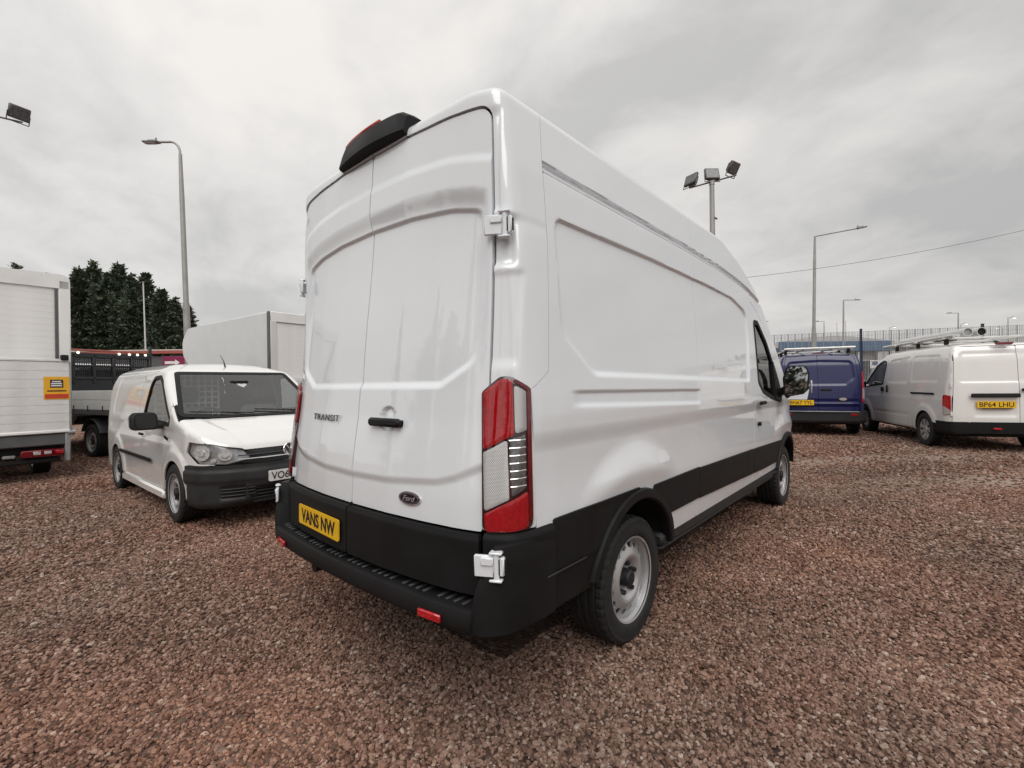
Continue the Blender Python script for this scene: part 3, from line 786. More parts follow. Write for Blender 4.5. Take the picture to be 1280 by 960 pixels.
panel('windscreen', VB, 'FT', (-.95, .95), (-3.4, -1.0), .03, lambda P, N: amin(2.24 - P[..., 2], P[..., 2] - 1.40, (N[..., 1] * .75 - np.abs(N[..., 0])) * .2), DGLASS, van, flange=0)
panel('bonnet', VB, 'T', (-1.05, 1.05), (4.8, 6.0), .03, lambda P, N: amin(1.40 - P[..., 2], (N[..., 2] - .70) * .2, P[..., 1] - 4.85), WHITE, van, flange=.02)
panel('front_bumper', VB, 'F', (-1.04, 1.04), (.36, 1.1), .03, lambda P, N: amin((N[..., 1] - np.abs(N[..., 0])) * .2, (.69 - N[..., 2]) * .2, .80 - P[..., 2]), TRIM, van, flange=.02)
panel('grille', VB, 'F', (-1.04, 1.04), (.7, 1.3), .03, lambda P, N: amin((N[..., 1] - np.abs(N[..., 0])) * .2, (.71 - N[..., 2]) * .2, P[..., 2] - .806), GLOSSBLACK, van, flange=.02)
# black lower door trim, plate, lettering
def door_y(x, z, off=0.0, dpress=True):
    p = np.array([[[x, -1.0, z]]])
    p = VB.hit(p, (0, 1, 0))
    n = VB.normal(p)[0, 0]; d = press_door(p)[0, 0] if dpress else 0
    return p[0, 0] + n * (d + off), n
_tp = fillet([(.0045, .60, .01), (.862, .60, .02), (.864, .838, .015), (.0045, .838, .006)], 3)
t1 = panel('lower_door_trim', VB, 'B', (-.02, .89), (.58, .86), .012, lambda P, N: -sdf2(_tp, P[..., 0], P[..., 2]), TRIM, dr, lambda P: .010 + .010 * sstep(.835, .82, P[..., 2]), flange=.03)
t2 = panel('lower_door_trim', VB, 'B', (-.89, .02), (.58, .86), .012, lambda P, N: -sdf2(_tp, -P[..., 0], P[..., 2]), TRIM, dl, lambda P: .010 + .010 * sstep(.835, .82, P[..., 2]), flange=.03)
def plate(parent, o, X, Y, txt, material, w=.52, h=.111, tw=.44, name='number_plate', bold=.0032):
    o = np.asarray(o, float); X = np.asarray(X, float); Y = np.asarray(Y, float); N = np.cross(X, Y)
    g = G(); poly = fillet([(-w / 2, -h / 2, .012), (w / 2, -h / 2, .012), (w / 2, h / 2, .012), (-w / 2, h / 2, .012)], 3)
    g.prism(poly, (o, X, Y, N), -.006, 0)
    pl = g.build(name, material, parent, smooth=False)
    text_obj('lettering', txt, .09, o + N * .0012, X, Y, INK, pl, width=tw, height=h * .70, bold=bold)
    return pl
p0, n0 = door_y(-.305, .703, .024, False)
_X = np.cross([0, 0, 1], n0); _X = np.array([n0[1], -n0[0], 0]) * -1; _X /= np.linalg.norm(_X)
_Y = np.cross(n0, _X); 
plate(dl, p0 + n0 * .004, _X, _Y, 'VANS NW', YPLATE)
# door handle
g = G(); hp, hn = door_y(.258, 1.267, .022)
hx = np.array([-hn[1], hn[0], 0]); hx /= np.linalg.norm(hx); hx = hx if hx[0] > 0 else -hx; Rh = np.stack([hx, -hn, np.cross(hn, hx) * -1], 1)
Rh = np.stack([hx, -hn, np.cross(hx, -hn)], 1)
g.box(hp + hn * .008, (.25, .028, .042), .012, Rh); g.box(hp - hx * .095 - hn * .008, (.035, .03, .03), .006, Rh); g.box(hp + hx * .095 - hn * .008, (.05, .03, .032), .006, Rh)
g.build('door_handle', TRIM, dr)
# maker's lettering and oval badge
lp, ln = door_y(-.352, 1.270, .006); lx = np.array([-ln[1], ln[0], 0]); lx = lx / np.linalg.norm(lx); lx = lx if lx[0] > 0 else -lx
text_obj('badge_lettering', 'TRANSIT', .05, lp, lx, np.cross(ln, lx), DARKCHROME, dl, width=.35, height=.036, bold=.0002, depth=.0015, spacing=1.15)
bp_, bn = door_y(.462, .937, .002); bx = np.array([-bn[1], bn[0], 0]); bx /= np.linalg.norm(bx); bx = bx if bx[0] > 0 else -bx; by = np.cross(bn, bx)
el = lambda a, b, n=40: [(a * math.cos(t), b * math.sin(t)) for t in np.arange(n) * 2 * math.pi / n]
g = G(); g.prism(el(.074, .031), (bp_, bx, by, bn), -.004, .004); bd = g.build('oval_badge', CHROME, dr)
g = G(); g.prism(el(.066, .0255), (bp_, bx, by, bn), .002, .0055); g.build('badge_field', mat('badge_dark_blue', (.006, .008, .02), .2, coat=.5, var=.1), bd)
g = G(); g.prism(el(.060, .0215), (bp_, bx, by, bn), .002, .0058); rr_ = g.build('badge_ring', CHROME, bd)
g = G(); g.prism(el(.0585, .0203), (bp_, bx, by, bn), .002, .0062); g.build('badge_field', MATS['badge_dark_blue'], bd)
text_obj('badge_script', 'Ford', .04, bp_ + bn * .0072, bx, by, CHROME, bd, width=.082, height=.024, shear=.35, bold=.0004)

# high level brake lamp
g = G()
Vb = []; nx = 15
secs = []
for i, x in enumerate(np.linspace(-.31, .31, nx)):
    e = 1 - (abs(x) / .31) ** 10 * .45; b = -.010 * (x / .31) ** 2
    prof = [(.205, 2.690), (.168, 2.700), (.160, 2.712), (.182, 2.815), (.20, 2.832), (.27, 2.842), (.42, 2.805), (.45, 2.775), (.3, 2.75)]
    secs.append([(x, .30 + (y - .30) * (e if y > .3 else 1) + .022 * (abs(x) / .31) ** 2, 2.75 + (z - 2.75) * (e if z > 2.75 else 1) + b) for y, z in prof])
Vb = np.array(secs).reshape(-1, 3); m = 9
Fb = [(i * m + j, i * m + (j + 1) % m, (i + 1) * m + (j + 1) % m, (i + 1) * m + j) for i in range(nx - 1) for j in range(m)] + [tuple(range(m))[::-1], tuple((nx - 1) * m + j for j in range(m))]
bl = mesh_obj('high_brake_lamp', Vb, [f[::-1] for f in Fb], TRIM, van, True, 35)
g = G(); g.tube([(np.array(c_[3]) * .35 + np.array(c_[4]) * .65) + [0, .002, .002] for c_ in secs[1:10]], .012, 8); g.build('brake_lens', mat('orange_red_lens', (.50, .035, .012), .15, coat=.5, var=.1), bl)

# rear step bumper
bump = None
def plan_y(x): return -.022 + .028 * (abs(x) / .62) ** 2.2 if abs(x) < .62 else None
def bumper_path(inset):
    pts = [(-1.036 + inset, .408), (-1.035 + inset, .33), (-1.026 + inset, .22), (-1.0 + inset, .12 + inset * .3), (-.93 + inset * .6, .05 + inset), (-.80, .015 + inset), (-.6, -.004 + inset), (-.3, -.02 + inset), (0, -.025 + inset)]
    full = pts + [(-x, y) for x, y in pts[::-1][1:]]
    out = []
    P = np.array(full)
    # Catmull-Rom
    for i in range(len(P) - 1):
        p0, p1, p2, p3 = P[max(i - 1, 0)], P[i], P[i + 1], P[min(i + 2, len(P) - 1)]
        for t in np.arange(6) / 6.: out.append(.5 * ((2 * p1) + (-p0 + p2) * t + (2 * p0 - 5 * p1 + 4 * p2 - p3) * t ** 2 + (-p0 + 3 * p1 - 3 * p2 + p3) * t ** 3))
    out.append(P[-1]); return np.array(out)
outer = bumper_path(0.0); n_b = len(outer)
tan = np.gradient(outer, axis=0); tan /= np.linalg.norm(tan, axis=1, keepdims=True); nrm = np.stack([tan[:, 1], -tan[:, 0]], 1)
if nrm[n_b // 2, 1] > 0: nrm = -nrm
def bump_top(x):  # low step in the middle, horns at the corners
    return .575 + .135 * sstep(.895, .925, np.abs(x)) + .12 * sstep(.945, .985, np.abs(x))
rows = []
for (ins, zz, usetop) in [(.16, .478, 0), (.06, .472, 0), (.02, .474, 0), (.006, .484, 0), (.0, .51, 0), (.003, .545, 0), (.010, -.012, 1), (.024, -.006, 1), (.05, -.012, 1), (.10, -.012, 1), (.14, -.014, 1)]:
    P2 = outer - nrm * ins
    z = bump_top(outer[:, 0]) + zz if usetop else np.full(n_b, zz)
    if not usetop: z = z + .0 * sstep(.80, 1.0, np.abs(outer[:, 0]))
    if not usetop and zz > .5: z = np.minimum(z + (bump_top(outer[:, 0]) - .575) * .9, 2)
    rows.append(np.stack([P2[:, 0], P2[:, 1], z], 1))
Vq = np.concatenate(rows); k = len(rows)
Fq = [(i * n_b + j, i * n_b + j + 1, (i + 1) * n_b + j + 1, (i + 1) * n_b + j) for i in range(k - 1) for j in range(n_b - 1)]
bump = mesh_obj('rear_bumper', Vq, Fq, TRIM, van, True, 42)
g = G()
g.box((0, .16, .525), (1.78, .22, .06), .01); g.build('step_plate', TRIM, bump)
g = G()
for i in range(40):
    x = -.86 + i * 1.72 / 39
    yb = -.005 + .028 * (abs(x) / .62) ** 2.2
    if i % 5 == 4: continue
    g.box((x, yb + .075, .566), (.018, .10, .012), .004)
g.build('step_tread', TRIM2, bump)['kind'] = 'stuff'
for x in (-.70, .70):
    yb = -.018
    g = G(); g.box((x, .0015 - .008, .516), (.125, .014, .032), .004, rotm('Z', .13 * (1 if x > 0 else -1))); g.build('reflector', REDLENS, bump)
g = G(); g.box((0, .3, .45), (1.7, .3, .06), .02); g.box((.0, .7, .42), (.9, 1.0, .16), .02); g.cyl((-.55, .12, .36), (-.55, .5, .36), .03, n=14)
g.build('chassis', BLACK, van)
g = G(); g.box((0, 2.9, .45), (1.5, 4.9, .1), .02); g.build('underbody', BLACK, van)
# lower corners: pieces that close the body behind the bumper under the lamps
for sg in (1, -1):
    panel('corner_trim', VB, 'BR', (.66, 1.10), (.44, .92), .012, lambda P, N: amin(P[..., 0] - .880, .410 - P[..., 1], .853 - P[..., 2], P[..., 2] - .60), TRIM, van, lambda P: .002 + .016 * sstep(.86, .83, P[..., 2]) , mirror=sg < 0, flange=.03)
    g = G(); g.box((sg * 1.034, .50, .642), (.006, .30, .008), .002); g.build('trim_line', TRIM2, van)
    # door handle and key cover of the cab
    g = G(); g.box((sg * 1.046, 3.80, 1.232), (.03, .20, .034), .012); g.build('cab_door_handle', TRIM, van)
    g = G(); g.cyl((sg * 1.01, 3.765, 1.03), (sg * 1.034, 3.765, 1.03), .02, n=14); g.build('key_lock', TRIM, van)
    # mirror
    g = G(); poly = fillet([(-.115, -.165, .05), (.095, -.165, .05), (.115, .10, .06), (.085, .185, .05), (-.095, .185, .06), (-.13, .05, .05)], 5)
    Rm = rotm('Z', sg * .14)
    o = np.array([sg * 1.205, 4.50, 1.415])
    g.prism([(sg * a, b) for a, b in poly][::sg], (o, Rm @ [1, 0, 0], [0, 0, 1], Rm @ [0, 1, 0]), 0, .06)
    g.prism([(sg * a * .8, b * .85) for a, b in poly][::sg], (o, Rm @ [1, 0, 0], [0, 0, 1], Rm @ [0, 1, 0]), .06, .15)
    mr = g.build('door_mirror', TRIM, van, True, 50)
    g = G(); g.prism([(sg * a * .88, b * .90 + .01) for a, b in poly][::sg], (o, Rm @ [1, 0, 0], [0, 0, 1], Rm @ [0, 1, 0]), -.004, .004); g.build('mirror_glass', MIRR, mr, False)
    g = G(); g.prism([(sg * a, b) for a, b in [(-.09, -.172), (.09, -.172), (.112, -.06), (.06, -.115), (-.06, -.140)]][::sg], (o, Rm @ [1, 0, 0], [0, 0, 1], Rm @ [0, 1, 0]), -.010, .012); g.build('mirror_cap', WHITE, mr, False)
    g = G(); g.box(o + Rm @ np.array([sg * .128, .05, -.04]), (.02, .05, .14), .008, Rm); g.build('indicator', CLEARLENS, mr)
    g = G(); g.tube([(sg * 1.0, 4.58, 1.30), (sg * 1.06, 4.56, 1.33), (sg * 1.12, 4.55, 1.37)], [.05, .04, .04], 8); g.build('mirror_arm', TRIM, mr)
# cab interior
g = G(); g.box((0, 3.66, 1.4), (1.8, .03, 1.7)); g.build('bulkhead', BLACK, van)
for x in (-.5, .5):
    g = G(); g.box((x, 3.95, 1.15), (.5, .15, .75), .06, rotm('X', -.15)); g.box((x, 4.15, .82), (.5, .5, .16), .06); g.box((x, 3.9, 1.62), (.26, .1, .2), .05); g.build('seat', SEAT, van)
g = G(); g.box((0, 4.75, 1.15), (1.8, .4, .2), .05); g.build('dashboard', TRIM, van)
g = G(); g.tube([(.42 + .18 * math.cos(t), 4.45 + .08 * math.sin(t), 1.22 + .16 * math.sin(t)) for t in np.linspace(0, 2 * math.pi, 25)], .015, 6); g.build('steering_wheel', BLACK, van)
for (y, sx) in ((1.208, 1), (4.958, 1), (1.208, -1), (4.958, -1)):
    w = place_wheel(WHEEL_STEEL, van, (sx * .8725, y, .345), sx)
    if y > 3: w.rotation_euler[2] += 0.0
for y in (1.208, 4.958):
    g = G(); g.cyl((-.8, y, .345), (.8, y, .345), .05, n=12); g.build('axle', BLACK, van)
# ------------------------------------------------------------------ smaller vans: shared shell tools
def gh(x, y):
    """Height of the yard: level round the big van, rising gently towards the far vans."""
    x = np.asarray(x, float); y = np.asarray(y, float)
    return .17 * sstep(4.8, 10.2, y + .12 * (x - 2)) + .012 * np.sin(x * .9 + 1.3) * np.cos(y * .7) * sstep(2.5, 5.0, np.hypot(x - .3, y - 2.6))
def zR(N, e=.02): return amin(N[..., 0] - np.abs(N[..., 1]), N[..., 0] - N[..., 2]) * .12 + e * .12
def zT(N, e=.02): return amin(N[..., 2] - np.abs(N[..., 1]), N[..., 2] - np.abs(N[..., 0])) * .12 + e * .12
def zF(N, e=.02): return amin(N[..., 1] - np.abs(N[..., 0]), N[..., 1] - N[..., 2]) * .12 + e * .12
def zB(N, e=.02): return amin(-N[..., 1] - np.abs(N[..., 0]), -N[..., 1] - N[..., 2]) * .12 + e * .12
const = lambda c: (lambda P: np.full(P.shape[:2], c))
def half_well(parent, c, r, x0, x1, sg):
    g = G(); tw = np.linspace(math.radians(2), math.radians(178), 25); Vw = []
    for (rr, h) in ((r, x1), (r, x0), (0, x0)):
        for t in tw: Vw.append((sg * h, c[0] + rr * math.cos(t), c[1] + rr * math.sin(t)))
    g.add(Vw, [(i * 25 + j, i * 25 + j + 1, (i + 1) * 25 + j + 1, (i + 1) * 25 + j) for i in range(2) for j in range(24)])
    g.build('wheel_well', BLACK, parent)
def mesh_grid(parent, x0, x1, z0, z1, y, nx, nz, material, r=.003, name='mesh_bulkhead'):
    g = G()
    for x in np.linspace(x0, x1, nx): g.box((x, y, (z0 + z1) / 2), (2 * r, 2 * r, z1 - z0))
    for z in np.linspace(z0, z1, nz): g.box(((x0 + x1) / 2, y + .004, z), (x1 - x0, 2 * r, 2 * r))
    o = g.build(name, material, parent, False); o['kind'] = 'stuff'; return o

# ------------------------------------------------------------------ small white van facing the yard
WHEEL_SMALL = make_wheel(.315, .195, .205, 'steel', 120)
def heading_rz(hx, hy): return math.atan2(-hx, hy)
CB = Body(
    side=[(.02, .28), (0, .6, .3), (.03, 1.0, .5), (.10, 1.45, .5), (.20, 1.72, .14), (.5, 1.79, .5), (1.4, 1.815, 2), (2.2, 1.785, 1), (2.72, 1.665, .35), (3.52, 1.115, .16), (4.02, .985, .4), (4.26, .86, .14), (4.36, .68, .15), (4.40, .45, .12), (4.34, .26, .06), (4.2, .20)],
    front=[(-1, .2), (.82, .2), (.87, .3, .05), (.893, .55, .3), (.893, .8, .3), (.872, 1.02, .2), (.79, 1.5, .5), (.725, 1.67, .16), (.52, 1.775, .4), (0, 1.815, 2), (-1, 1.815)],
    plan=[(-1, 0), (0, 0, .5), (.7, .015, .3), (.85, .06, .12), (.893, .25, .3), (.893, 3.5, .8), (.872, 3.85, .5), (.80, 4.10, .3), (.62, 4.28, .3), (.3, 4.385, .5), (0, 4.41, .5), (-1, 4.41)],
    k1=.08, k2=.07, h=.012)
_a = math.radians(1.5); _h = (math.cos(_a), math.sin(_a)); _rz = heading_rz(*_h)
def origin_for(wx, wy, lx, ly, rz): return (wx - (lx * math.cos(rz) - ly * math.sin(rz)), wy - (lx * math.sin(rz) + ly * math.cos(rz)))
_o = origin_for(-3.86, .25, .80, 3.528, _rz)
cad = empty('small_van', (_o[0], _o[1], 0), _rz, 'small white van with black front bumper and black door mirror facing the big van', 'van')
CWH = paint_mat('soft_white_paint', (.745, .74, .725), .06)
AF, AR = (3.528, .315), (.846, .315)
cwin = [(2.18, 1.06, .05), (2.33, 1.59, .05), (2.60, 1.60, .10), (2.78, 1.53, .2), (3.30, 1.12, .06), (3.31, 1.03, .03)]
hlp = [(2.135, .775, .02), (2.175, .893, .02), (2.45, .872, .3), (2.70, .815, .03), (2.785, .712, .015), (2.58, .662, .08), (2.28, .672, .06)]
fq = lambda P: ((-np.abs(P[..., 0]) + P[..., 1]) * .70711, P[..., 2])
wscr = lambda P, o=0: inpoly([(-.64 - o, 2.755 - o, .05), (.64 + o, 2.755 - o, .05), (.79 + o, 3.47 + o, .04), (.4, 3.53 + o, .3), (-.4, 3.53 + o, .3), (-.79 - o, 3.47 + o, .04)], P[..., 0], P[..., 1])
def bump_z(P): return .655 - .0 * P[..., 0]
def cpress(P):
    Y, Z = P[..., 1], P[..., 2]; r = 0
    for c in (AF, AR):
        rr = np.hypot(Y - c[0], Z - c[1]); r = r + .018 * sstep(.52, .42, rr)
    r = r - .012 * sstep(.80, .90, Z) * sstep(1.05, .95, Z) * sstep(.2, .5, Y) * sstep(3.9, 3.2, Y)
    d = inpoly([(.45, 1.08, .1), (.55, 1.62, .1), (1.95, 1.62, .1), (1.95, 1.08, .1)], Y, Z); return r - .008 * sstep(0, .03, d)
for mir in (False, True):
    st = .02 if not mir else .05; sg = -1 if mir else 1
    panel('side_panel', CB, 'R', (0, 2.15), (.2, 1.8), st, lambda P, N: amin(zR(N), 2.10 - P[..., 1], arch(P, AR, .345), P[..., 2] - .27), CWH, cad, cpress, mirror=mir, flange=.015)
    panel('door', CB, 'R', (2.05, 3.35), (.2, 1.8), st * .8, lambda P, N: amin(zR(N), P[..., 1] - 2.107, 3.19 + .10 * sstep(.9, 1.3, P[..., 2]) - P[..., 1], arch(P, AF, .352), P[..., 2] - .30, -inpoly(cwin, *yz(P))), CWH, cad, cpress, mirror=mir, flange=.015)
    panel('front_wing', CB, 'R', (3.1, 4.2), (.2, 1.3), st * .8, lambda P, N: amin(zR(N), P[..., 1] - 3.198 - .10 * sstep(.9, 1.3, P[..., 2]), arch(P, AF, .352), P[..., 2] - .30, -inpoly(hlp, *fq(P)), amax(P[..., 2] - .655, 3.90 - P[..., 1])), CWH, cad, cpress, mirror=mir, flange=.015)
    panel('window_seal', CB, 'R', (2.1, 3.4), (.95, 1.68), st * .8, lambda P, N: .022 - np.abs(inpoly(cwin, *yz(P)) - .012), BLACK, cad, const(.002), mirror=mir, flange=.01)
    panel('side_window', CB, 'R', (2.1, 3.4), (.95, 1.68), .03, lambda P, N: inpoly(cwin, *yz(P)) - .01, WGLASS, cad, const(-.01), mirror=mir, flange=0)
    panel('bumper_corner', CB, 'FR', (1.9, 3.3), (.2, .75), st * .8, lambda P, N: amin(.650 - P[..., 2], P[..., 2] - .215, P[..., 1] - 3.865 - .0, P[..., 0] - .46, arch(P, AF, .352), -inpoly(hlp, *fq(P))), TRIM2, cad, lambda P: .014 + .016 * sstep(.60, .585, P[..., 2]) - .012 * sstep(.50, .46, P[..., 2]) - .022 * sstep(0, .03, inpoly([(2.52, .30, .02), (2.52, .45, .02), (2.80, .45, .03), (2.86, .30, .02)], *fq(P))), mirror=mir, flange=.02)
    lampo = panel('head_lamp', CB, 'FR', (1.95, 2.85), (.6, .95), .014, lambda P, N: inpoly(hlp, *fq(P)), mat('lamp_housing_grey', (.40, .40, .41), .28, .3, var=.3, vscale=16), cad, const(-.035), mirror=mir, flange=.03)
    panel('lamp_glass', CB, 'FR', (1.95, 2.85), (.6, .95), .014, lambda P, N: inpoly(hlp, *fq(P)) - .003, glass_mat('lamp_glass', (.95, .96, .96), .0), lampo, const(.002), mirror=mir, flange=0)
    g = G()
    for (q, z, r, ry) in ((2.33, .782, .080, .09), (2.57, .756, .058, .05), (2.45, .698, .022, .03)):
        p = CB.hit(np.array([[-q * .70711 + 2.8, q * .70711 + 2.8, z]]), (-.70711, -.70711, 0)); n = CB.normal(p)[0]; n[2] = 0; n /= np.linalg.norm(n); p = p[0] - n * .03
        M_ = (p, np.array([-n[1], n[0], 0]), np.array([0, 0, 1.]), n)
        g.prism([(r * math.cos(t) * 1.15, r * math.sin(t)) for t in np.arange(20) * math.pi / 10], M_, -.002, .012)
        g.prism([(r * .45 * math.cos(t), r * .45 * math.sin(t)) for t in np.arange(16) * math.pi / 8], M_, .012, .022)
    if mir: g.mirx()
    g.build('lamp_reflector', mat('lamp_silver', (.72, .72, .72), .18, .35, coat=.6, var=.3, vscale=40), lampo)
    half_well(cad, AF, .355, .58, .875, sg); half_well(cad, AR, .348, .58, .875, sg)
    g = G(); g.box((sg * .902, 1.93, .60), (.016, 1.75 if 0 else 1.55, .045), .006); g.build('rubbing_strip', TRIM, cad)
    g = G(); g.box((sg * .895, 2.27, .885), (.03, .17, .032), .012); g.build('door_handle', TRIM, cad)
    g = G(); g.box((sg * .888, 3.30, .90), (.012, .13, .035), .004, rotm('X', -.2)); g.build('side_repeater', GLOSSBLACK, cad)
    g = G(); g.box((sg * .86, 2.18, .245), (.06, 1.94, .10), .02); g.build('sill', CWH, cad)
    o = np.array([sg * 1.03, 3.05, 1.075])
    g = G(); pl = fillet([(-.125, -.09, .04), (.125, -.09, .05), (.13, .06, .05), (.10, .105, .04), (-.11, .105, .05)], 4)
    for s_, y0, y1 in ((1.0, -.03, .04), (.92, .04, .10), (.72, .10, .13)):
        g.prism([(a * s_, b * s_) for a, b in pl], (o, (1, 0, 0), (0, 0, 1), (0, 1, 0)), y0, y1)
    g.box((sg * .90, 3.07, 1.02), (.16, .07, .06), .02)
    mm = g.build('door_mirror', TRIM2, cad, True, 50)
    g = G(); g.prism([(a * .88, b * .88) for a, b in pl], (o, (1, 0, 0), (0, 0, 1), (0, 1, 0)), -.036, -.031); g.build('mirror_glass', MIRR, mm, False)
    for (y, al) in ((3.528, 0), (.846, 0)): place_wheel(WHEEL_SMALL, cad, (sg * .785, y, .315), sg)
panel('roof', CB, 'T', (-.85, .85), (.05, 3.3), .03, lambda P, N: amin(zT(N, .09), -wscr(P, .022), 3.5 - P[..., 1]), CWH, cad, const(-.0006), flange=.012)
panel('windscreen_surround', CB, 'T', (-.9, .9), (2.6, 3.62), .018, lambda P, N: .026 - np.abs(wscr(P) - .004), BLACK, cad, const(-.002), flange=.01)
panel('windscreen', CB, 'T', (-.85, .85), (2.7, 3.6), .03, lambda P, N: wscr(P) - .015, glass_mat('windscreen_glass', (.90, .93, .92), .10), cad, const(-.005), flange=0)
def hpress(P): 
    X = np.abs(P[..., 0]); xe = np.interp(P[..., 1], [3.5, 4.2], [.66, .50]); return -.007 * sstep(.0, .05, xe - X) 
panel('bonnet', CB, 'T', (-.9, .9), (3.4, 4.4), .018, lambda P, N: amin(zT(N), P[..., 1] - 3.57, -wscr(P, .03), P[..., 2] - .70), CWH, cad, hpress, flange=.012)
panel('nose', CB, 'F', (-.9, .9), (.55, 1.0), .015, lambda P, N: amin(zF(N), P[..., 2] - .800, -inpoly(hlp, *fq(P))), CWH, cad, flange=.012)
gr = panel('grille', CB, 'F', (-.75, .75), (.6, .86), .015, lambda P, N: amin(.796 - P[..., 2], P[..., 2] - .655, -inpoly(hlp, *fq(P)) - .003, .62 - np.abs(P[..., 0])), GLOSSBLACK, cad, const(-.008), flange=.012)
bm = panel('front_bumper', CB, 'F', (-.6, .6), (.2, .7), .018, lambda P, N: amin(.650 - P[..., 2], P[..., 2] - .215, .46 - np.abs(P[..., 0])), TRIM2, cad, lambda P: .014 + .016 * sstep(.60, .585, P[..., 2]) - .012 * sstep(.50, .46, P[..., 2]) - .05 * sstep(0, .03, inpoly([(-.40, .255, .03), (.40, .255, .03), (.46, .42, .03), (-.46, .42, .03)], P[..., 0], P[..., 2])), flange=.02)
panel('air_intake', CB, 'F', (-.55, .55), (.2, .5), .018, lambda P, N: inpoly([(-.385, .262, .03), (.385, .262, .03), (.445, .412, .03), (-.445, .412, .03)], P[..., 0], P[..., 2]), BLACK, bm, const(-.018), flange=0)
for mir in (False, True):
    panel('side_intake', CB, 'FR', (2.4, 3.0), (.2, .5), .015, lambda P, N: inpoly([(2.53, .31, .02), (2.53, .44, .02), (2.79, .44, .03), (2.84, .31, .02)], *fq(P)), BLACK, bm, const(.004), mirror=mir, flange=0)
    for z in (.345, .38, .41):
        g = G(); q_ = np.linspace(2.535, 2.81, 7); pb = CB.hit(np.stack([-q_ * .70711 + 2.8, q_ * .70711 + 2.8, np.full(7, z)], 1), (-.70711, -.70711, 0)); pb += CB.normal(pb) * .012
        g.tube(pb * np.array([-1 if mir else 1, 1, 1]), .006, 6); g.build('intake_slat', TRIM2, bm)
def fronty(B, x, z):
    p = B.hit(np.array([[x, 8.0, z]]), (0, -1, 0)); return p[0], B.normal(p)[0]
for z in (.705, .745):
    g = G(); g.tube([fronty(CB, x, z)[0] + [0, .004, 0] for x in np.linspace(-.52, .52, 15)], .007, 6); g.build('grille_bar', CHROME if z < .72 else DARKCHROME, gr)
for z in (.29, .325, .36, .395):
    g = G(); g.tube([fronty(CB, x, z)[0] + [0, -.004, 0] for x in np.linspace(-.44, .44, 11)], .007, 6); g.build('intake_slat', TRIM2, bm)
p, n = fronty(CB, 0, .755); n = np.array([0, math.cos(.2), math.sin(.2)]); Xe = np.array([-1., 0, 0]); Ye = np.cross(n, Xe)
g = G(); circ = lambda r, k=28: [(r * math.cos(t), r * math.sin(t)) for t in np.arange(k) * 2 * math.pi / k]
g.prism(circ(.078), (p + n * .012, Xe, Ye, n), -.01, .004); eb = g.build('round_badge', DARKSTEEL, cad)
g = G(); g.tube([p + n * .018 + Xe * a * .93 + Ye * b * .93 for a, b in circ(.076) + circ(.076)[:1]], .007, 6)
for a in ([(-.046, .062), (-.012, .008), (.0, .008), (.012, .008), (.046, .062)], [(-.068, .03), (-.036, -.062), (.0, .0), (.036, -.062), (.068, .03)]):
    g.tube([p + n * .019 + Xe * u * .93 + Ye * v * .93 for u, v in a], .006, 6)
g.build('badge_ring', CHROME, eb)
p, n = fronty(CB, 0, .505); plate(cad, p + np.array([0, .036, 0]), (-1, 0, 0), (0, 0, 1), 'VO61 ZKW'.replace('61 ZKW', '6'), WPLATE, tw=.16) if 0 else None
pl_o = p + np.array([0, .036, 0])
g = G(); g.prism(fillet([(-.26, -.0555, .012), (.26, -.0555, .012), (.26, .0555, .012), (-.26, .0555, .012)], 3), (pl_o, (-1, 0, 0), (0, 0, 1), (0, 1, 0)), -.02, 0); pp = g.build('number_plate', WPLATE, cad, False)
text_obj('lettering', 'VO6', .09, pl_o + np.array([.145, .0015, 0]), (-1, 0, 0), (0, 0, 1), INK, pp, width=.185, height=.079, bold=.0016)
# tail, cabin
panel('rear', CB, 'B', (-.9, .9), (.2, 1.8), .04, lambda P, N: amin(zB(N)), CWH, cad, flange=.01)
g = G(); g.box((0, 2.0, .30), (1.5, 3.2, .14), .02); g.build('underbody', BLACK, cad)
g = G(); g.box((0, 3.42, .93), (1.45, .34, .22), .06); g.build('dashboard', TRIM, cad)
for x in (-.42, .42):
    g = G(); g.box((x, 2.42, .88), (.48, .14, .66), .05, rotm('X', -.2)); g.box((x, 2.68, .62), (.48, .5, .14), .05); g.box((x, 2.34, 1.36), (.27, .10, .20), .05); g.build('seat', SEAT, cad)
g = G(); g.box((-.40, 2.20, .90), (.74, .02, .8)); g.box((.42, 2.20, .72), (.74, .02, .5)); g.build('bulkhead', BLACK, cad)
mesh_grid(cad, .02, .74, 1.02, 1.62, 2.24, 10, 9, mat('mesh_white', (.75, .75, .74), .5, var=.05), .010)
g = G(); g.box((0, 1.1, 1.0), (1.55, 2.0, .02)); g.build('load_floor', BLACK, cad)
g = G(); g.tube([(.40 + .18 * math.cos(t), 3.06 + .07 * math.sin(t), 1.04 + .16 * math.sin(t)) for t in np.linspace(0, 2 * math.pi, 25)], .014, 6); g.build('steering_wheel', BLACK, cad)
ws_p = CB.hit(np.array([[-.02, 2.98, 3.0]]), (0, 0, -1)); ws_n = CB.normal(ws_p)[0]; 
Yw = np.array([0, -ws_n[2], ws_n[1]]); g = G()
hs = [(.0, -.05), (.05, .0), (.055, .03), (.03, .045), (0, .02), (-.03, .045), (-.055, .03), (-.05, 0)]
g.prism(hs, (ws_p[0] - ws_n * .012, (-1, 0, 0), Yw, ws_n), -.002, 0); g.build('windscreen_sticker', WPLATE, cad, False)
g = G(); g.box((0, 2.93, 1.50), (.22, .03, .07), .012); g.build('interior_mirror', TRIM, cad)
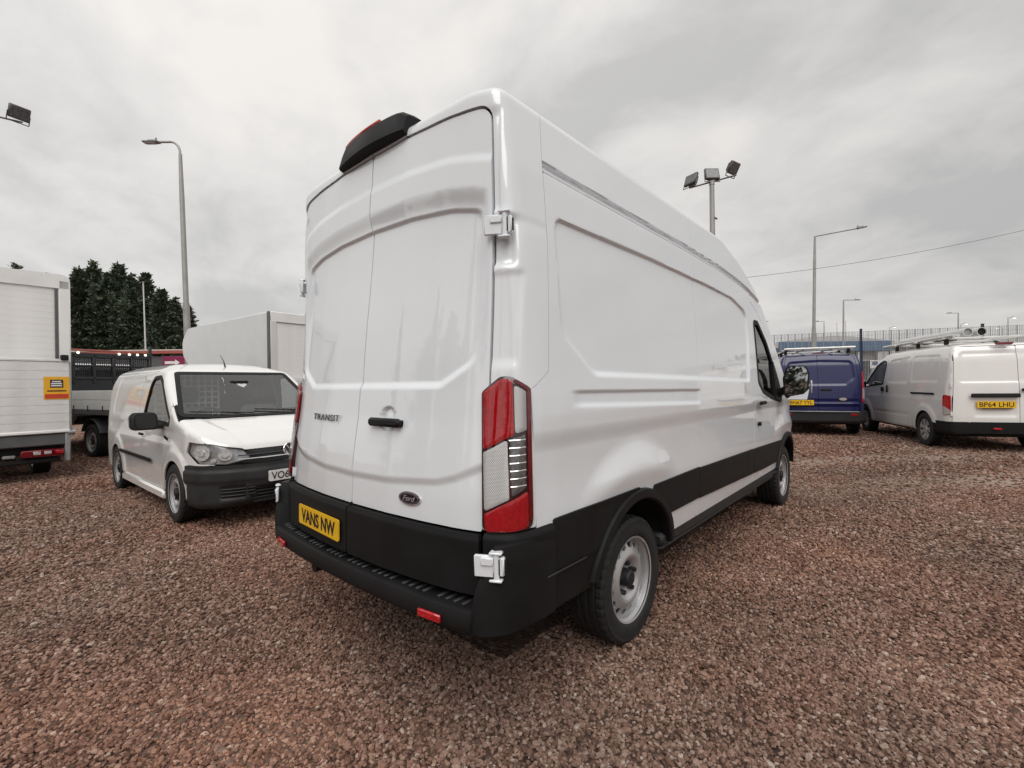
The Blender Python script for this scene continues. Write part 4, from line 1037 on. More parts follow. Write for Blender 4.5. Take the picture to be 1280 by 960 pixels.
for xa, xb in ((-.62, .02), (.05, .70)):
    wx = np.linspace(xa, xb, 9); wy = np.linspace(3.50, 3.44, 9)
    wp = CB.hit(np.stack([wx, wy, np.full(9, 3.0)], 1), (0, 0, -1)); wp += CB.normal(wp) * .014
    g = G(); g.tube(wp, .007, 6); g.tube([wp[0] + [0, .07, -.03], wp[4]], .006, 6); g.build('wiper', BLACK, cad)
g = G(); g.tube([(0, 2.45, 1.73), (0, 2.40, 1.80), (0, 2.28, 1.90)], [.012, .006, .003], 6); g.build('aerial', BLACK, cad)

# ------------------------------------------------------------------ white van with pipe carrier
WHEEL_TRIM = make_wheel(.31, .185, .195, 'trim', 96)
NB = Body(
    side=[(.02, .30), (0, .6, .3), (.02, 1.1, .6), (.06, 1.55, .6), (.13, 1.79, .09), (.5, 1.85, .6), (1.8, 1.865, 3), (2.6, 1.80, 1), (3.05, 1.62, .5), (3.75, 1.14, .3), (4.1, .98, .3), (4.30, .78, .2), (4.40, .5, .1), (4.36, .25), (4.2, .22)],
    front=[(-1, .22), (.78, .22), (.83, .32, .05), (.8475, .6, .3), (.8475, .95, .3), (.835, 1.1, .3), (.775, 1.6, .6), (.715, 1.79, .11), (.5, 1.85, .3), (0, 1.865, 2), (-1, 1.865)],
    plan=[(-1, 0), (0, 0, .5), (.7, .012, .3), (.80, .045, .06), (.8475, .17, .2), (.8475, 3.4, .8), (.80, 3.9, .5), (.65, 4.22, .3), (.3, 4.37, .4), (0, 4.4, .4), (-1, 4.4)],
    k1=.05, k2=.06, h=.012)
NF, NR_ = (3.56, .31), (.835, .31)
_hx, _hy = -.395, .919; _rz = heading_rz(_hx, _hy)
_o = origin_for(2.25, 10.68, -.80, .835, _rz)
nv = empty('white_van', (_o[0], _o[1], .165), _rz, 'white van with pipe carrier tubes on its roof and yellow BP64 LHU plate', 'van')
nv.scale = (1, 1, 1.035)
nwin = [(2.62, 1.12, .05), (2.52, 1.62, .10), (2.75, 1.63, .1), (3.05, 1.52, .2), (3.55, 1.16, .06), (3.54, 1.06, .03)]
def npress(P):
    Y, Z = P[..., 1], P[..., 2]; r = 0
    for c in (NF, NR_): r = r + .016 * sstep(.50, .40, np.hypot(Y - c[0], Z - c[1]))
    for pl in ([(.40, 1.17, .06), (.40, 1.66, .08), (1.40, 1.68, .06), (1.40, 1.17, .06)], [(1.52, 1.15, .06), (1.52, 1.68, .06), (2.36, 1.64, .08), (2.44, 1.15, .06)]):
        r = r - .010 * sstep(0, .03, inpoly(pl, Y, Z))
    r = r - .006 * sstep(.50, .53, Z) * sstep(.58, .54, Z) * sstep(1.4, 1.5, Y) * sstep(3.2, 3.0, Y)
    return r + .008 * sstep(.95, .85, Z)
ntl = [(.60, .62, .03), (.60, .94, .03), (.71, .96, .03), (.735, .92, .02), (.735, .60, .03)]
bq = lambda P: ((np.abs(P[..., 0]) + P[..., 1]) * .70711, P[..., 2])
for mir in (True, False):
    st = .022 if mir else .05; sg = -1 if mir else 1
    panel('rear_quarter', NB, 'R', (0, 1.5), (.2, 1.85), st, lambda P, N: amin(zR(N), 1.455 - P[..., 1], arch(P, NR_, .345), P[..., 2] - .46 + .2 * (P[..., 1] > .9), -inpoly(ntl, *bq(P))), WHITE2, nv, npress, mirror=mir, flange=.012)
    panel('sliding_door', NB, 'R', (1.4, 2.6), (.2, 1.85), st, lambda P, N: amin(zR(N), P[..., 1] - 1.462, 2.45 - P[..., 1], P[..., 2] - .30), WHITE2, nv, npress, mirror=mir, flange=.012)
    panel('front_door', NB, 'R', (2.4, 3.7), (.2, 1.85), st * .9, lambda P, N: amin(zR(N), P[..., 1] - 2.457, 3.38 + .15 * sstep(.8, 1.2, P[..., 2]) - P[..., 1], P[..., 2] - .30, arch(P, NF, .345), -inpoly(nwin, *yz(P))), WHITE2, nv, npress, mirror=mir, flange=.012)
    panel('front_wing', NB, 'R', (3.3, 4.4), (.2, 1.3), st, lambda P, N: amin(zR(N), P[..., 1] - 3.387 - .15 * sstep(.8, 1.2, P[..., 2]), P[..., 2] - .30, arch(P, NF, .345)), WHITE2, nv, npress, mirror=mir, flange=.012)
    panel('window_seal', NB, 'R', (2.4, 3.65), (1.0, 1.7), .02, lambda P, N: .020 - np.abs(inpoly(nwin, *yz(P)) - .012), BLACK, nv, const(.002), mirror=mir, flange=.01)
    panel('side_window', NB, 'R', (2.4, 3.65), (1.0, 1.7), .03, lambda P, N: inpoly(nwin, *yz(P)) - .01, WGLASS, nv, const(-.008), mirror=mir, flange=0)
    lampo = panel('tail_lamp', NB, 'BR', (.5, .8), (.5, 1.05), .012, lambda P, N: inpoly(ntl, *bq(P)), REDLENS, nv, const(.012), mirror=mir, flange=.03)
    panel('clear_lens', NB, 'BR', (.5, .8), (.5, 1.05), .012, lambda P, N: amin(inpoly(ntl, *bq(P)) - .008, .735 - P[..., 2] + (bq(P)[0] - .66) * .6), CLEARLENS, lampo, const(.017), mirror=mir, flange=.008)
    panel('bumper_corner', NB, 'BR', (.4, 1.3), (.2, .55), .02, lambda P, N: amin(.505 - P[..., 2], P[..., 2] - .27, P[..., 0] - .55, 1.0 - P[..., 1], arch(P, NR_, .345)), TRIM, nv, const(.018), mirror=mir, flange=.02)
    half_well(nv, NF, .35, .5, .83, sg); half_well(nv, NR_, .35, .5, .83, sg)
    g = G(); g.box((sg * .853, .90, .965), (.012, .84, .036), .004); g.build('door_rail', BLACK, nv)
    g = G(); g.box((sg * .856, 2.36, 1.03), (.03, .045, .16), .014); g.build('door_handle', BLACK, nv)
    g = G(); g.box((sg * .856, 2.60, 1.02), (.03, .12, .10), .02); g.build('door_handle', BLACK, nv)
    g = G(); o = np.array([sg * .98, 3.40, 1.12])
    g.box(o, (.20, .12, .17), .045); g.box(o + [-sg * .12, .03, -.03], (.12, .06, .05), .015); mm = g.build('door_mirror', WHITE2, nv)
    g = G(); g.box(o + [0, -.058, 0], (.17, .01, .14), .004); g.build('mirror_glass', GLOSSBLACK, mm)
    place_wheel(WHEEL_TRIM, nv, (sg * .755, NF[0], .31), sg); place_wheel(WHEEL_TRIM, nv, (sg * .755, NR_[0], .31), sg)
    for z in (1.12, .64, 1.62):
        g = G(); g.cyl((sg * .80, .035, z - .035), (sg * .80, .035, z + .035), .016, n=8); g.build('hinge', WHITE2, nv)
def nrp(P):
    d = inpoly([(-.70, 1.15, .05), (-.66, 1.68, .08), (.66, 1.68, .08), (.70, 1.15, .05)], P[..., 0], P[..., 2])
    d2 = inpoly([(-.50, .58, .04), (-.50, .86, .04), (.10, .86, .04), (.10, .58, .04)], P[..., 0], P[..., 2])
    return -.012 * sstep(0, .03, d) - .012 * sstep(0, .04, d2)
nd1 = panel('rear_door', NB, 'B', (-.82, .2), (.4, 1.85), .018, lambda P, N: inpoly([(-.785, .47, .02), (-.735, 1.76, .06), (.115, 1.76, .01), (.115, .47, .01)], P[..., 0], P[..., 2]), WHITE2, nv, nrp, flange=.015)
nd2 = panel('rear_door', NB, 'B', (.1, .82), (.4, 1.85), .03, lambda P, N: inpoly([(.123, .47, .01), (.123, 1.76, .01), (.735, 1.76, .06), (.785, .47, .02)], P[..., 0], P[..., 2]), WHITE2, nv, nrp, flange=.015)
panel('rear_frame', NB, 'B', (-.86, .86), (.4, 1.9), .022, lambda P, N: amin(zB(N, .25), -inpoly([(-.792, .46, .02), (-.742, 1.768, .06), (.742, 1.768, .06), (.792, .46, .02)], P[..., 0], P[..., 2]), P[..., 2] - .48, -inpoly(ntl, *bq(P))), WHITE2, nv, flange=.012)
panel('rear_bumper', NB, 'B', (-.6, .6), (.2, .55), .03, lambda P, N: amin(.505 - P[..., 2], P[..., 2] - .27, .56 - np.abs(P[..., 0])), TRIM, nv, const(.018), flange=.02)
panel('roof', NB, 'T', (-.8, .8), (.05, 3.4), .04, lambda P, N: amin(zT(N), 2.95 - P[..., 1]), WHITE2, nv, const(-.0006), flange=0)
panel('windscreen', NB, 'T', (-.8, .8), (2.8, 3.9), .04, lambda P, N: amin(zT(N), P[..., 1] - 2.96, 3.74 - P[..., 1]), DGLASS, nv, const(-.002), flange=0)
panel('bonnet', NB, 'T', (-.85, .85), (3.6, 4.4), .04, lambda P, N: amin(zT(N), P[..., 1] - 3.75), WHITE2, nv, flange=0)
panel('front', NB, 'F', (-.85, .85), (.22, 1.2), .04, lambda P, N: amin(zF(N)), WHITE2, nv, flange=0)
g = G(); g.box((-.22, -.020, .945), (.66, .035, .07), .014); g.build('door_handle', BLACK, nd1)
g = G(); g.box((.19, -.010, 1.035), (.12, .03, .05), .012); g.build('door_handle', BLACK, nd2)
plate(nd1, (-.20, -.006, .795), (1, 0, 0), (0, 0, 1), 'BP64 LHU', YPLATE, tw=.46, bold=.0008)
g = G(); g.box((-.20, -.012, .735), (.38, .008, .012)); g.build('plate_strip', BLACK, nd1)
g = G(); g.prism([(-.12, .02), (.12, .02), (.095, -.022), (-.095, -.022)], ((-.06, .062, 1.795), (1, 0, 0), (0, 0, 1), (0, -1, 0)), -.02, .03); g.build('high_brake_lamp', DEEPRED, nv)
g = G(); g.box((-.20, -.025, .40), (.11, .012, .03), .003); g.build('reflector', REDLENS, nv)
g = G(); g.box((0, 1.9, .30), (1.4, 3.3, .12), .02); g.build('underbody', BLACK, nv)
for x in (-.42, .42):
    g = G(); g.box((x, 2.55, .95), (.46, .14, .62), .05, rotm('X', -.2)); g.box((x, 2.47, 1.38), (.26, .1, .2), .04); g.build('seat', SEAT, nv)
g = G(); g.box((0, 2.35, 1.0), (1.4, .02, 1.2)); g.build('bulkhead', BLACK, nv)
RACK = mat('rack_white', (.62, .62, .61), .35, .3, var=.08)
for y in (.55, 1.55, 2.45):
    g = G(); g.box((0, y, 1.935), (1.36, .05, .035), .01); g.build('roof_bar', RACK, nv)
    for x in (-.62, .62):
        g = G(); g.box((x, y, 1.875), (.05, .08, .10), .01); g.build('bar_foot', BLACK, nv)
for x, z in ((-.62, 1.97), (-.56, 1.97), (.6, 1.97)):
    g = G(); g.cyl((x, .30, z), (x, 3.1, z - .02), .028, n=10); g.build('roof_rail', RACK, nv)
for x, z in ((-.30, 2.04), (-.10, 2.04)):
    g = G(); n_ = 20; g.lathe([(.075, 0), (.075, 2.45), (.065, 2.45), (.065, 0)], (x, .55, z), 'Y', n_, closed=True); tb = g.build('pipe_tube', RACK, nv)
    g = G(); g.lathe([(0, .03), (.066, .03)], (x, .55, z), 'Y', n_); g.build('tube_cap', BLACK if x > -.2 else GALV, tb)
for y in (1.55, 2.45):
    g = G(); g.box((-.2, y, 1.965), (.42, .03, .03), .005); g.build('tube_clamp', BLACK, nv)

# ------------------------------------------------------------------ blue van
BB = Body(
    side=[(.02, .30), (0, .55, .2), (.015, .80, .4), (.06, 1.15, .4), (.13, 1.55, .5), (.21, 1.76, .10), (.5, 1.82, .6), (1.8, 1.84, 3), (2.5, 1.78, 1), (2.95, 1.62, .5), (3.65, 1.12, .3), (4.1, .98, .3), (4.32, .78, .2), (4.41, .5, .1), (4.36, .25), (4.2, .22)],
    front=[(-1, .22), (.85, .22), (.90, .32, .05), (.9175, .6, .3), (.9175, .90, .3), (.90, 1.08, .3), (.83, 1.55, .5), (.76, 1.75, .13), (.5, 1.825, .3), (0, 1.84, 2), (-1, 1.84)],
    plan=[(-1, 0), (0, 0, .5), (.6, .02, .4), (.80, .07, .2), (.88, .15, .12), (.9175, .32, .2), (.9175, 3.4, .8), (.86, 3.9, .5), (.65, 4.25, .3), (.3, 4.38, .4), (0, 4.41, .4), (-1, 4.41)],
    k1=.05, k2=.06, h=.012)
BF_, BR_ = (3.50, .32), (.82, .32)
_rz = heading_rz(-.29, .957)
bv = empty('blue_van', (.46, 11.35, .17), _rz, 'dark blue van with white roof rack and yellow BN67 YYL plate', 'van')
bv.scale = (.95, 1, 1.05)
bwin = [(2.50, 1.12, .05), (2.55, 1.60, .08), (2.85, 1.58, .15), (3.42, 1.16, .06), (3.41, 1.06, .03)]
btl = [(.645, .72, .03), (.66, 1.30, .05), (.72, 1.42, .04), (.775, 1.33, .04), (.785, .75, .03)]
def brp(P):
    X, Z = np.abs(P[..., 0]), P[..., 2]
    d = inpoly([(-.3, 1.09), (.52, 1.09, .06), (.70, 1.24, .06), (.66, 1.62, .10), (-.3, 1.66)], X, Z)
    return -.022 * sstep(0, .03, d) - .022 * sstep(.70, .64, Z) - .012 * sstep(.80, .77, Z) * sstep(.70, .73, Z)
for mir in (False, True):
    sg = -1 if mir else 1; st = .03
    panel('side_panel', BB, 'R', (0, 2.4), (.2, 1.84), st, lambda P, N: amin(zR(N), 2.40 - P[..., 1], arch(P, BR_, .35), P[..., 2] - .30, -inpoly(btl, *bq(P))), BLUE, bv, mirror=mir, flange=.012)
    panel('front_door', BB, 'R', (2.3, 3.6), (.2, 1.84), st, lambda P, N: amin(zR(N), P[..., 1] - 2.407, 3.45 - P[..., 1], arch(P, BF_, .35), P[..., 2] - .30, -inpoly(bwin, *yz(P))), BLUE, bv, mirror=mir, flange=.012)
    panel('front_wing', BB, 'R', (3.4, 4.4), (.2, 1.3), .04, lambda P, N: amin(zR(N), P[..., 1] - 3.457, arch(P, BF_, .35), P[..., 2] - .30), BLUE, bv, mirror=mir, flange=.012)
    panel('side_window', BB, 'R', (2.4, 3.5), (1.0, 1.7), .03, lambda P, N: inpoly(bwin, *yz(P)) - .004, DGLASS, bv, const(-.004), mirror=mir, flange=0)
    lampo = panel('tail_lamp', BB, 'BR', (.55, .9), (.6, 1.5), .014, lambda P, N: inpoly(btl, *bq(P)), REDLENS, bv, const(.012), mirror=mir, flange=.03)
    panel('clear_lens', BB, 'BR', (.55, .9), (.6, 1.5), .014, lambda P, N: amin(inpoly(btl, *bq(P)) - .010, P[..., 2] - .80, 1.03 - P[..., 2]), CLEARLENS, lampo, const(.016), mirror=mir, flange=.008)
    half_well(bv, BF_, .355, .5, .89, sg); half_well(bv, BR_, .355, .5, .89, sg)
    place_wheel(WHEEL_TRIM, bv, (sg * .80, BF_[0], .315), sg); place_wheel(WHEEL_TRIM, bv, (sg * .80, BR_[0], .315), sg)
    panel('bumper_corner', BB, 'BR', (.4, 1.2), (.2, .6), .025, lambda P, N: amin(.545 - P[..., 2], P[..., 2] - .29, P[..., 0] - .55, .50 - P[..., 1]), TRIM2, bv, const(.03), mirror=mir, flange=.03)
    g = G(); g.box((sg * 1.02, 3.25, 1.12), (.20, .12, .18), .045); g.box((sg * .90, 3.28, 1.08), (.12, .06, .05), .015); g.build('door_mirror', BLACK, bv)
bd1 = panel('rear_door', BB, 'B', (-.9, .1), (.3, 1.84), .018, lambda P, N: inpoly([(-.77, .54, .02), (-.80, .90, .1), (-.70, 1.72, .08), (-.045, 1.75, .01), (-.045, .54, .01)], P[..., 0], P[..., 2]), BLUE, bv, brp, flange=.015)
bd2 = panel('rear_door', BB, 'B', (-.1, .9), (.3, 1.84), .018, lambda P, N: inpoly([(-.037, .54, .01), (-.037, 1.75, .01), (.70, 1.72, .08), (.80, .90, .1), (.77, .54, .02)], P[..., 0], P[..., 2]), BLUE, bv, brp, flange=.015)
panel('rear_frame', BB, 'B', (-.92, .92), (.5, 1.9), .022, lambda P, N: amin(zB(N), -inpoly([(-.777, .53, .02), (-.807, .90, .1), (-.707, 1.728, .08), (.707, 1.728, .08), (.807, .90, .1), (.777, .53, .02)], P[..., 0], P[..., 2]), -inpoly(btl, *bq(P))), BLUE, bv, flange=.012)
bb = panel('rear_bumper', BB, 'B', (-.62, .62), (.2, .6), .025, lambda P, N: amin(.545 - P[..., 2], P[..., 2] - .29, .56 - np.abs(P[..., 0])), TRIM2, bv, const(.03), flange=.03)
g = G(); g.box((0, -.035, .535), (1.5, .02, .018), .005); g.build('bumper_edge', GALV, bb)
for x in (-.66, .66):
    g = G(); g.box((x, .010, .47), (.14, .02, .04), .005, rotm('Z', .18 * np.sign(x))); g.build('reflector', REDLENS, bb)
panel('roof', BB, 'T', (-.85, .85), (.05, 3.3), .04, lambda P, N: amin(zT(N), 2.9 - P[..., 1]), BLUE, bv, const(-.0006), flange=0)
panel('windscreen', BB, 'T', (-.85, .85), (2.8, 3.8), .04, lambda P, N: amin(zT(N), P[..., 1] - 2.91, 3.62 - P[..., 1]), DGLASS, bv, const(-.002), flange=0)
panel('bonnet', BB, 'T', (-.9, .9), (3.5, 4.4), .04, lambda P, N: amin(zT(N), P[..., 1] - 3.63), BLUE, bv, flange=0)
panel('front', BB, 'F', (-.92, .92), (.22, 1.2), .04, lambda P, N: amin(zF(N)), BLUE, bv, flange=0)
plate(bd1, (-.40, -.018, .725), (1, 0, 0), (0, 0, 1), 'BN67 YYL', YPLATE, tw=.46, bold=.0008)
g = G(); g.prism(el(.075, .03), ((.44, -.006, .80), (1, 0, 0), (0, 0, 1), (0, -1, 0)), -.01, .01); g.build('oval_badge', CHROME, bd2)
g = G(); g.box((.12, .022, 1.00), (.22, .03, .035), .01); g.build('door_handle', BLACK, bd2)
g = G(); g.box((0, .235, 1.795), (.26, .02, .02), .005); g.build('high_brake_lamp', DEEPRED, bv)
g = G(); g.box((0, 1.9, .30), (1.5, 3.3, .12), .02); g.build('underbody', BLACK, bv)
for y in (.5, 1.5, 2.4):
    g = G(); g.box((0, y, 1.885), (1.5, .05, .03), .01); g.build('roof_bar', RACK, bv)
    for x in (-.66, .66):
        g = G(); g.box((x, y, 1.845), (.06, .09, .10), .01); g.build('bar_foot', BLACK, bv)
for x in (-.62, -.28, .30, .66):
    g = G(); g.box((x, 1.5, 1.915), (.06, 2.6, .04), .012); g.build('roof_rail', RACK, bv)
for x in (-.70, -.25, .45):
    g = G(); g.box((x, .22, 1.92), (.04, .02, .05), .004); g.build('rail_cap', BLACK, bv)
g = G(); g.cyl((-.72, .22, 1.905), (.74, .22, 1.905), .028, n=10); g.build('ladder_roller', RACK, bv)
# ------------------------------------------------------------------ trucks
def at(u, depth, z=0.0):
    """World point seen at image column u (1280 wide) at a given depth along the view axis."""
    p = CAM + depth * CF + (u - 640) / FPX * depth * CR
    return np.array([p[0], p[1], z])
TRUCKW = mat('truck_white', (.80, .80, .785), .42, coat=.25, var=.06, vscale=3, rvar=.1)
GREYW = mat('box_grey_white', (.64, .65, .655), .42, coat=.2, var=.05, vscale=2.5, rvar=.08)
ALUPL = mat('aluminium_plank', (.72, .72, .705), .40, .12, var=.07, vscale=5, rvar=.1)
GREYST = mat('grey_painted_steel', (.10, .10, .105), .5, .1, var=.15, vscale=6, rvar=.1)
DGREY = mat('charcoal_steel', (.030, .032, .036), .48, .1, var=.2, vscale=6, rvar=.1)
ORANGE = mat('warning_yellow', (.78, .40, .02), .45, var=.06)
RED = mat('red_print', (.55, .05, .02), .45, var=.06)
WHEEL_TRUCK = make_wheel(.35, .22, .228, 'steel', 96)

def lutonlike_wheels(t, y, dual=True, x=.86):
    for sx in (-1, 1):
        place_wheel(WHEEL_TRUCK, t, (sx * x, y, .35), sx)
        if dual: place_wheel(WHEEL_TRUCK, t, (sx * (x - .25), y, .35), sx)

# box truck with its tail lift folded up, seen from behind
bt = empty('box_truck', (-8.22, -1.27, 0), math.radians(93), 'white box truck with roller shutter and folded tail lift bearing a yellow warning sticker', 'truck')
W2 = 1.06
g = G()
poly = fillet([(-W2, .80), (W2, .80), (W2, 3.30, .10), (-W2, 3.30, .10)], 5)
g.prism(poly, ((0, 0, 0), (1, 0, 0), (0, 0, 1), (0, 1, 0)), .06, 4.4); g.build('box', TRUCKW, bt, True, 40)
for sx in (-1, 1):
    g = G(); g.box((sx * (W2 - .07), .02, 2.02), (.15, .10, 2.40), .02); g.build('rear_post', TRUCKW, bt)
    g = G(); g.box((sx * (W2 - .165), -.005, 2.02), (.035, .06, 2.12), .004); g.build('shutter_track', GREYST, bt)
g = G(); poly = fillet([(-W2, 3.08), (W2, 3.08), (W2, 3.305, .10), (-W2, 3.305, .10)], 5)
g.prism(poly, ((0, 0, 0), (1, 0, 0), (0, 0, 1), (0, 1, 0)), -.03, .08); g.build('header', TRUCKW, bt, True, 40)
g = G(); g.box((0, 0, 0), (1.78, .022, .0988), .002); sl0 = g.build('shutter_slat', TRUCKW, bt)
for i in range(13):
    s_ = sl0 if i == 0 else sl0.copy()
    if i: COL.objects.link(s_); s_.parent = bt
    s_.location = (0, .005, 3.03 - i * .099)
g = G(); g.box((0, .06, 2.0), (1.8, .02, 2.2)); g.build('shutter_backing', BLACK, bt)
# tail lift platform, folded upright
tlp = empty('tail_lift'); tlp.parent = bt
g = G(); g.box((0, 0, 0), (2.04, .040, .1347), .002); pk0 = g.build('platform_plank', ALUPL, tlp)
for i in range(8):
    s_ = pk0 if i == 0 else pk0.copy()
    if i: COL.objects.link(s_); s_.parent = tlp
    s_.location = (0, -.10 - .012 * (i / 8), .87 + i * .135)
g = G(); g.box((0, -.11, 1.915), (2.06, .06, .05), .012); g.build('platform_edge', ALUPL, tlp)
g = G(); g.box((0, -.10, .785), (2.06, .075, .05), .012); g.build('platform_hinge', TRUCKW, tlp)
for sx in (-1, 1):
    g = G(); g.box((sx * 1.035, -.10, 1.32), (.03, .06, 1.14), .008); g.build('platform_side', GALV, tlp)
    g = G(); g.box((sx * .97, -.12, 1.96), (.09, .10, .09), .01); g.build('platform_latch', BLACK, tlp)
    g = G(); g.box((sx * 1.0, -.06, .55), (.07, .12, .5), .015); g.cyl((sx * 1.0, -.10, .76), (sx * 1.0 + sx * .09, -.10, .76), .04, n=12); g.build('lift_arm', GALV, tlp)
stk = G(); stk.box((.875, -.128, 1.475), (.30, .004, .36)); so = stk.build('warning_sticker', ORANGE, tlp, False)
g = G(); g.box((.875, -.1315, 1.345), (.27, .003, .07)); g.build('sticker_band', RED, so, False)
g = G(); g.box((.875, -.1315, 1.545), (.15, .003, .125), .0); g.build('sticker_frame', INK, so, False)
for i in range(3):
    g = G(); g.box((.872, -.1335, 1.578 - i * .033), (.125 - .02 * (i == 0), .002, .018)); g.build('sticker_bar', WPLATE, so, False)
g = G(); g.box((.875, -.1315, 1.43), (.22, .003, .018)); g.build('sticker_text_line', INK, so, False)
g = G(); g.box((0, -.03, .66), (2.02, .16, .19), .02); g.build('rear_beam', GREYST, bt)
g = G(); g.box((0, .05, .50), (1.9, .10, .12), .02); g.box((0, .02, .34), (1.85, .08, .09), .02); g.build('underrun_bar', BLACK, bt)
for sx in (-1, 1):
    g = G(); g.box((sx * .72, -.05, .455), (.50, .07, .115), .015); lo = g.build('lamp_cluster', DEEPRED, bt)
    for k, (dx, mm) in enumerate(((-.07, CLEARLENS), (.05, CLEARLENS), (.18, REDLENS))):
        g = G(); g.box((sx * (.72 + dx), -.088, .46), (.085, .01, .05), .004); g.build('lamp_lens', mm, lo)
g = G(); g.box((.35, -.04, .43), (.14, .02, .05), .01); g.build('plate_lamp', GALV, bt)
g = G(); g.box((0, 2.6, .62), (.9, 5.0, .18), .02); g.build('chassis', BLACK, bt)
lutonlike_wheels(bt, 1.15, False, .82)
g = G(); g.box((.0, 5.2, 1.25), (1.95, 1.5, 1.6), .18); g.box((0, 5.95, .75), (1.9, .7, .7), .15); g.build('cab', TRUCKW, bt)
g = G(); g.box((0, 5.3, 1.72), (1.96, 1.0, .5), .1); g.build('cab_glass', GLOSSBLACK, bt)
for sx in (-1, 1): place_wheel(WHEEL_TRUCK, bt, (sx * .82, 5.25, .35), sx)
for sx in (-1, 1):
    g = G(); g.box((sx * .8, 1.6, .55), (.26, .03, .5), .01); g.build('mudflap', BLACK, bt)

# dropside tipper
_rz = math.radians(104)
tp = empty('dropside_tipper', (-10.17, 1.62, 0), _rz, 'dropside tipper truck with white side boards and charcoal mesh headboard under a lamp bar', 'truck')
g = G(); g.box((0, 1.6, .955), (2.06, 3.2, .11), .015); g.build('bed', GREYST, tp)
for sx in (-1, 1):
    for k in range(2):
        g = G(); g.box((sx * 1.015, 1.62, 1.115 + k * .205), (.035, 2.86, .198), .008); g.build('side_board', TRUCKW, tp)
    for y in (.06, 3.16):
        g = G(); g.box((sx * 1.02, y, 1.21), (.075, .17, .56), .012); g.build('corner_pillar', DGREY, tp)
    for y in (.6, 1.25, 1.9, 2.5):
        g = G(); g.box((sx * 1.038, y, 1.045), (.014, .025, .12), .003); g.build('board_hinge', DGREY, tp)
for k in range(2):
    g = G(); g.box((0, .02, 1.115 + k * .205), (1.88, .035, .198), .008); g.build('tail_board', TRUCKW, tp)
hb = empty('headboard'); hb.parent = tp
g = G(); g.box((0, 3.14, 1.38), (2.06, .06, .72), .01); g.build('headboard_panel', DGREY, hb)
for z, h in ((1.72, .07), (2.02, .05), (2.28, .12)):
    g = G(); g.box((0, 3.13, z), (2.06, .08, h), .012); g.build('headboard_rail', DGREY, hb)
for x in np.linspace(-1.0, 1.0, 6):
    g = G(); g.box((x, 3.13, 1.95), (.07, .08, .72), .012); g.build('headboard_post', DGREY, hb)
mesh_grid(hb, -1.0, 1.0, 1.62, 2.25, 3.16, 46, 16, DGREY, .007, 'headboard_mesh')
for x in (-.95, -.76, -.52, .30, .52, .70, .88):
    g = G(); g.lathe([(0, -.03), (.022, -.026), (.03, -.012), (.03, .0)], (x, 3.085, 2.335), 'Y', 14); g.build('marker_lamp', mat('lamp_glow', (.8, .78, .7), .3, emit=(1, .93, .8), estr=1.2), hb)
g = G(); g.box((0, 3.13, 2.40), (2.0, .05, .05), .01); g.build('lamp_bar', mat('dull_red_bar', (.33, .10, .07), .5, var=.15), hb)
g = G(); g.box((1.0, 3.12, 2.40), (.07, .07, .34), .01); g.build('bar_post', DGREY, hb)
g = G(); g.box((-.86, 3.095, 1.88), (.26, .006, .18)); s0_ = g.build('sticker', WPLATE, hb, False)
g = G(); g.box((-.93, 3.09, 1.88), (.12, .004, .15)); g.build('sticker_print', mat('navy_print', (.03, .05, .16), .5, var=.2), s0_, False)
g = G(); g.box((-.81, 3.09, 1.90), (.09, .004, .10)); g.build('sticker_print', mat('salmon_print', (.62, .30, .20), .5, var=.2), s0_, False)
g = G(); g.box((0, 2.4, .70), (.86, 4.6, .2), .02); g.build('chassis', BLACK, tp)
lutonlike_wheels(tp, 1.20, True, .90)
for sx in (-1, 1):
    g = G(); th = np.linspace(math.radians(20), math.radians(160), 13); Vw = []
    for xx in (.66, 1.02):
        for t in th: Vw.append((sx * xx, 1.20 + .44 * math.cos(t), .38 + .44 * math.sin(t)))
    g.add(Vw, [(j, j + 1, 13 + j + 1, 13 + j) for j in range(12)]); g.build('mudguard', GREYST, tp)
g = G(); g.box((0, 4.15, 1.35), (1.9, 1.5, 1.5), .2); g.box((0, 5.1, .85), (1.9, .9, .7), .18); g.build('cab', TRUCKW, tp)
g = G(); g.box((0, 4.1, 1.78), (1.7, 1.53, .46), .08); g.build('cab_glass', GLOSSBLACK, tp)
for sx in (-1, 1): place_wheel(WHEEL_TRUCK, tp, (sx * .85, 4.75, .35), sx)

# Luton van: tall grey box with a rounded peak over the cab
lt = empty('luton_van', (-9.80, 4.50, 0), math.radians(95), 'pale grey Luton box van with rounded peak and white roller shutter behind the small van', 'van')
lt.scale = (1, 1.13, 1)
g = G()
pr = fillet([(.05, .92), (3.55, .92, .05), (3.55, 2.10, .08), (4.55, 2.12, .30), (4.95, 2.45, .3), (5.0, 2.90, .35), (4.60, 3.26, .30), (.05, 3.30, .03)], 7)
nlx = 9; xs = np.array([-1.06, -1.05, -1.02, -.9, 0, .9, 1.02, 1.05, 1.06]); ins = np.array([.05, .02, .0, 0, 0, 0, .0, .02, .05])
Vl = []
cen = pr.mean(0)
for x, i_ in zip(xs, ins):
    front_in = 0.0 + .22 * max(0, (abs(x) - .8) / .26) ** 2
    q = pr.copy()
    q[:, 0] = np.where(q[:, 0] > 3.6, q[:, 0] - front_in, q[:, 0])
    q = np.stack([np.clip(q[:, 0], .05 + i_ * 0, 9), np.clip(q[:, 1], .92 + i_, 3.31 - i_)], 1)
    Vl.append(np.stack([np.full(len(q), x), q[:, 0], q[:, 1]], 1))
m = len(pr); Vl = np.concatenate(Vl)
Fl = [(i * m + j, (i + 1) * m + j, (i + 1) * m + (j + 1) % m, i * m + (j + 1) % m) for i in range(nlx - 1) for j in range(m)]
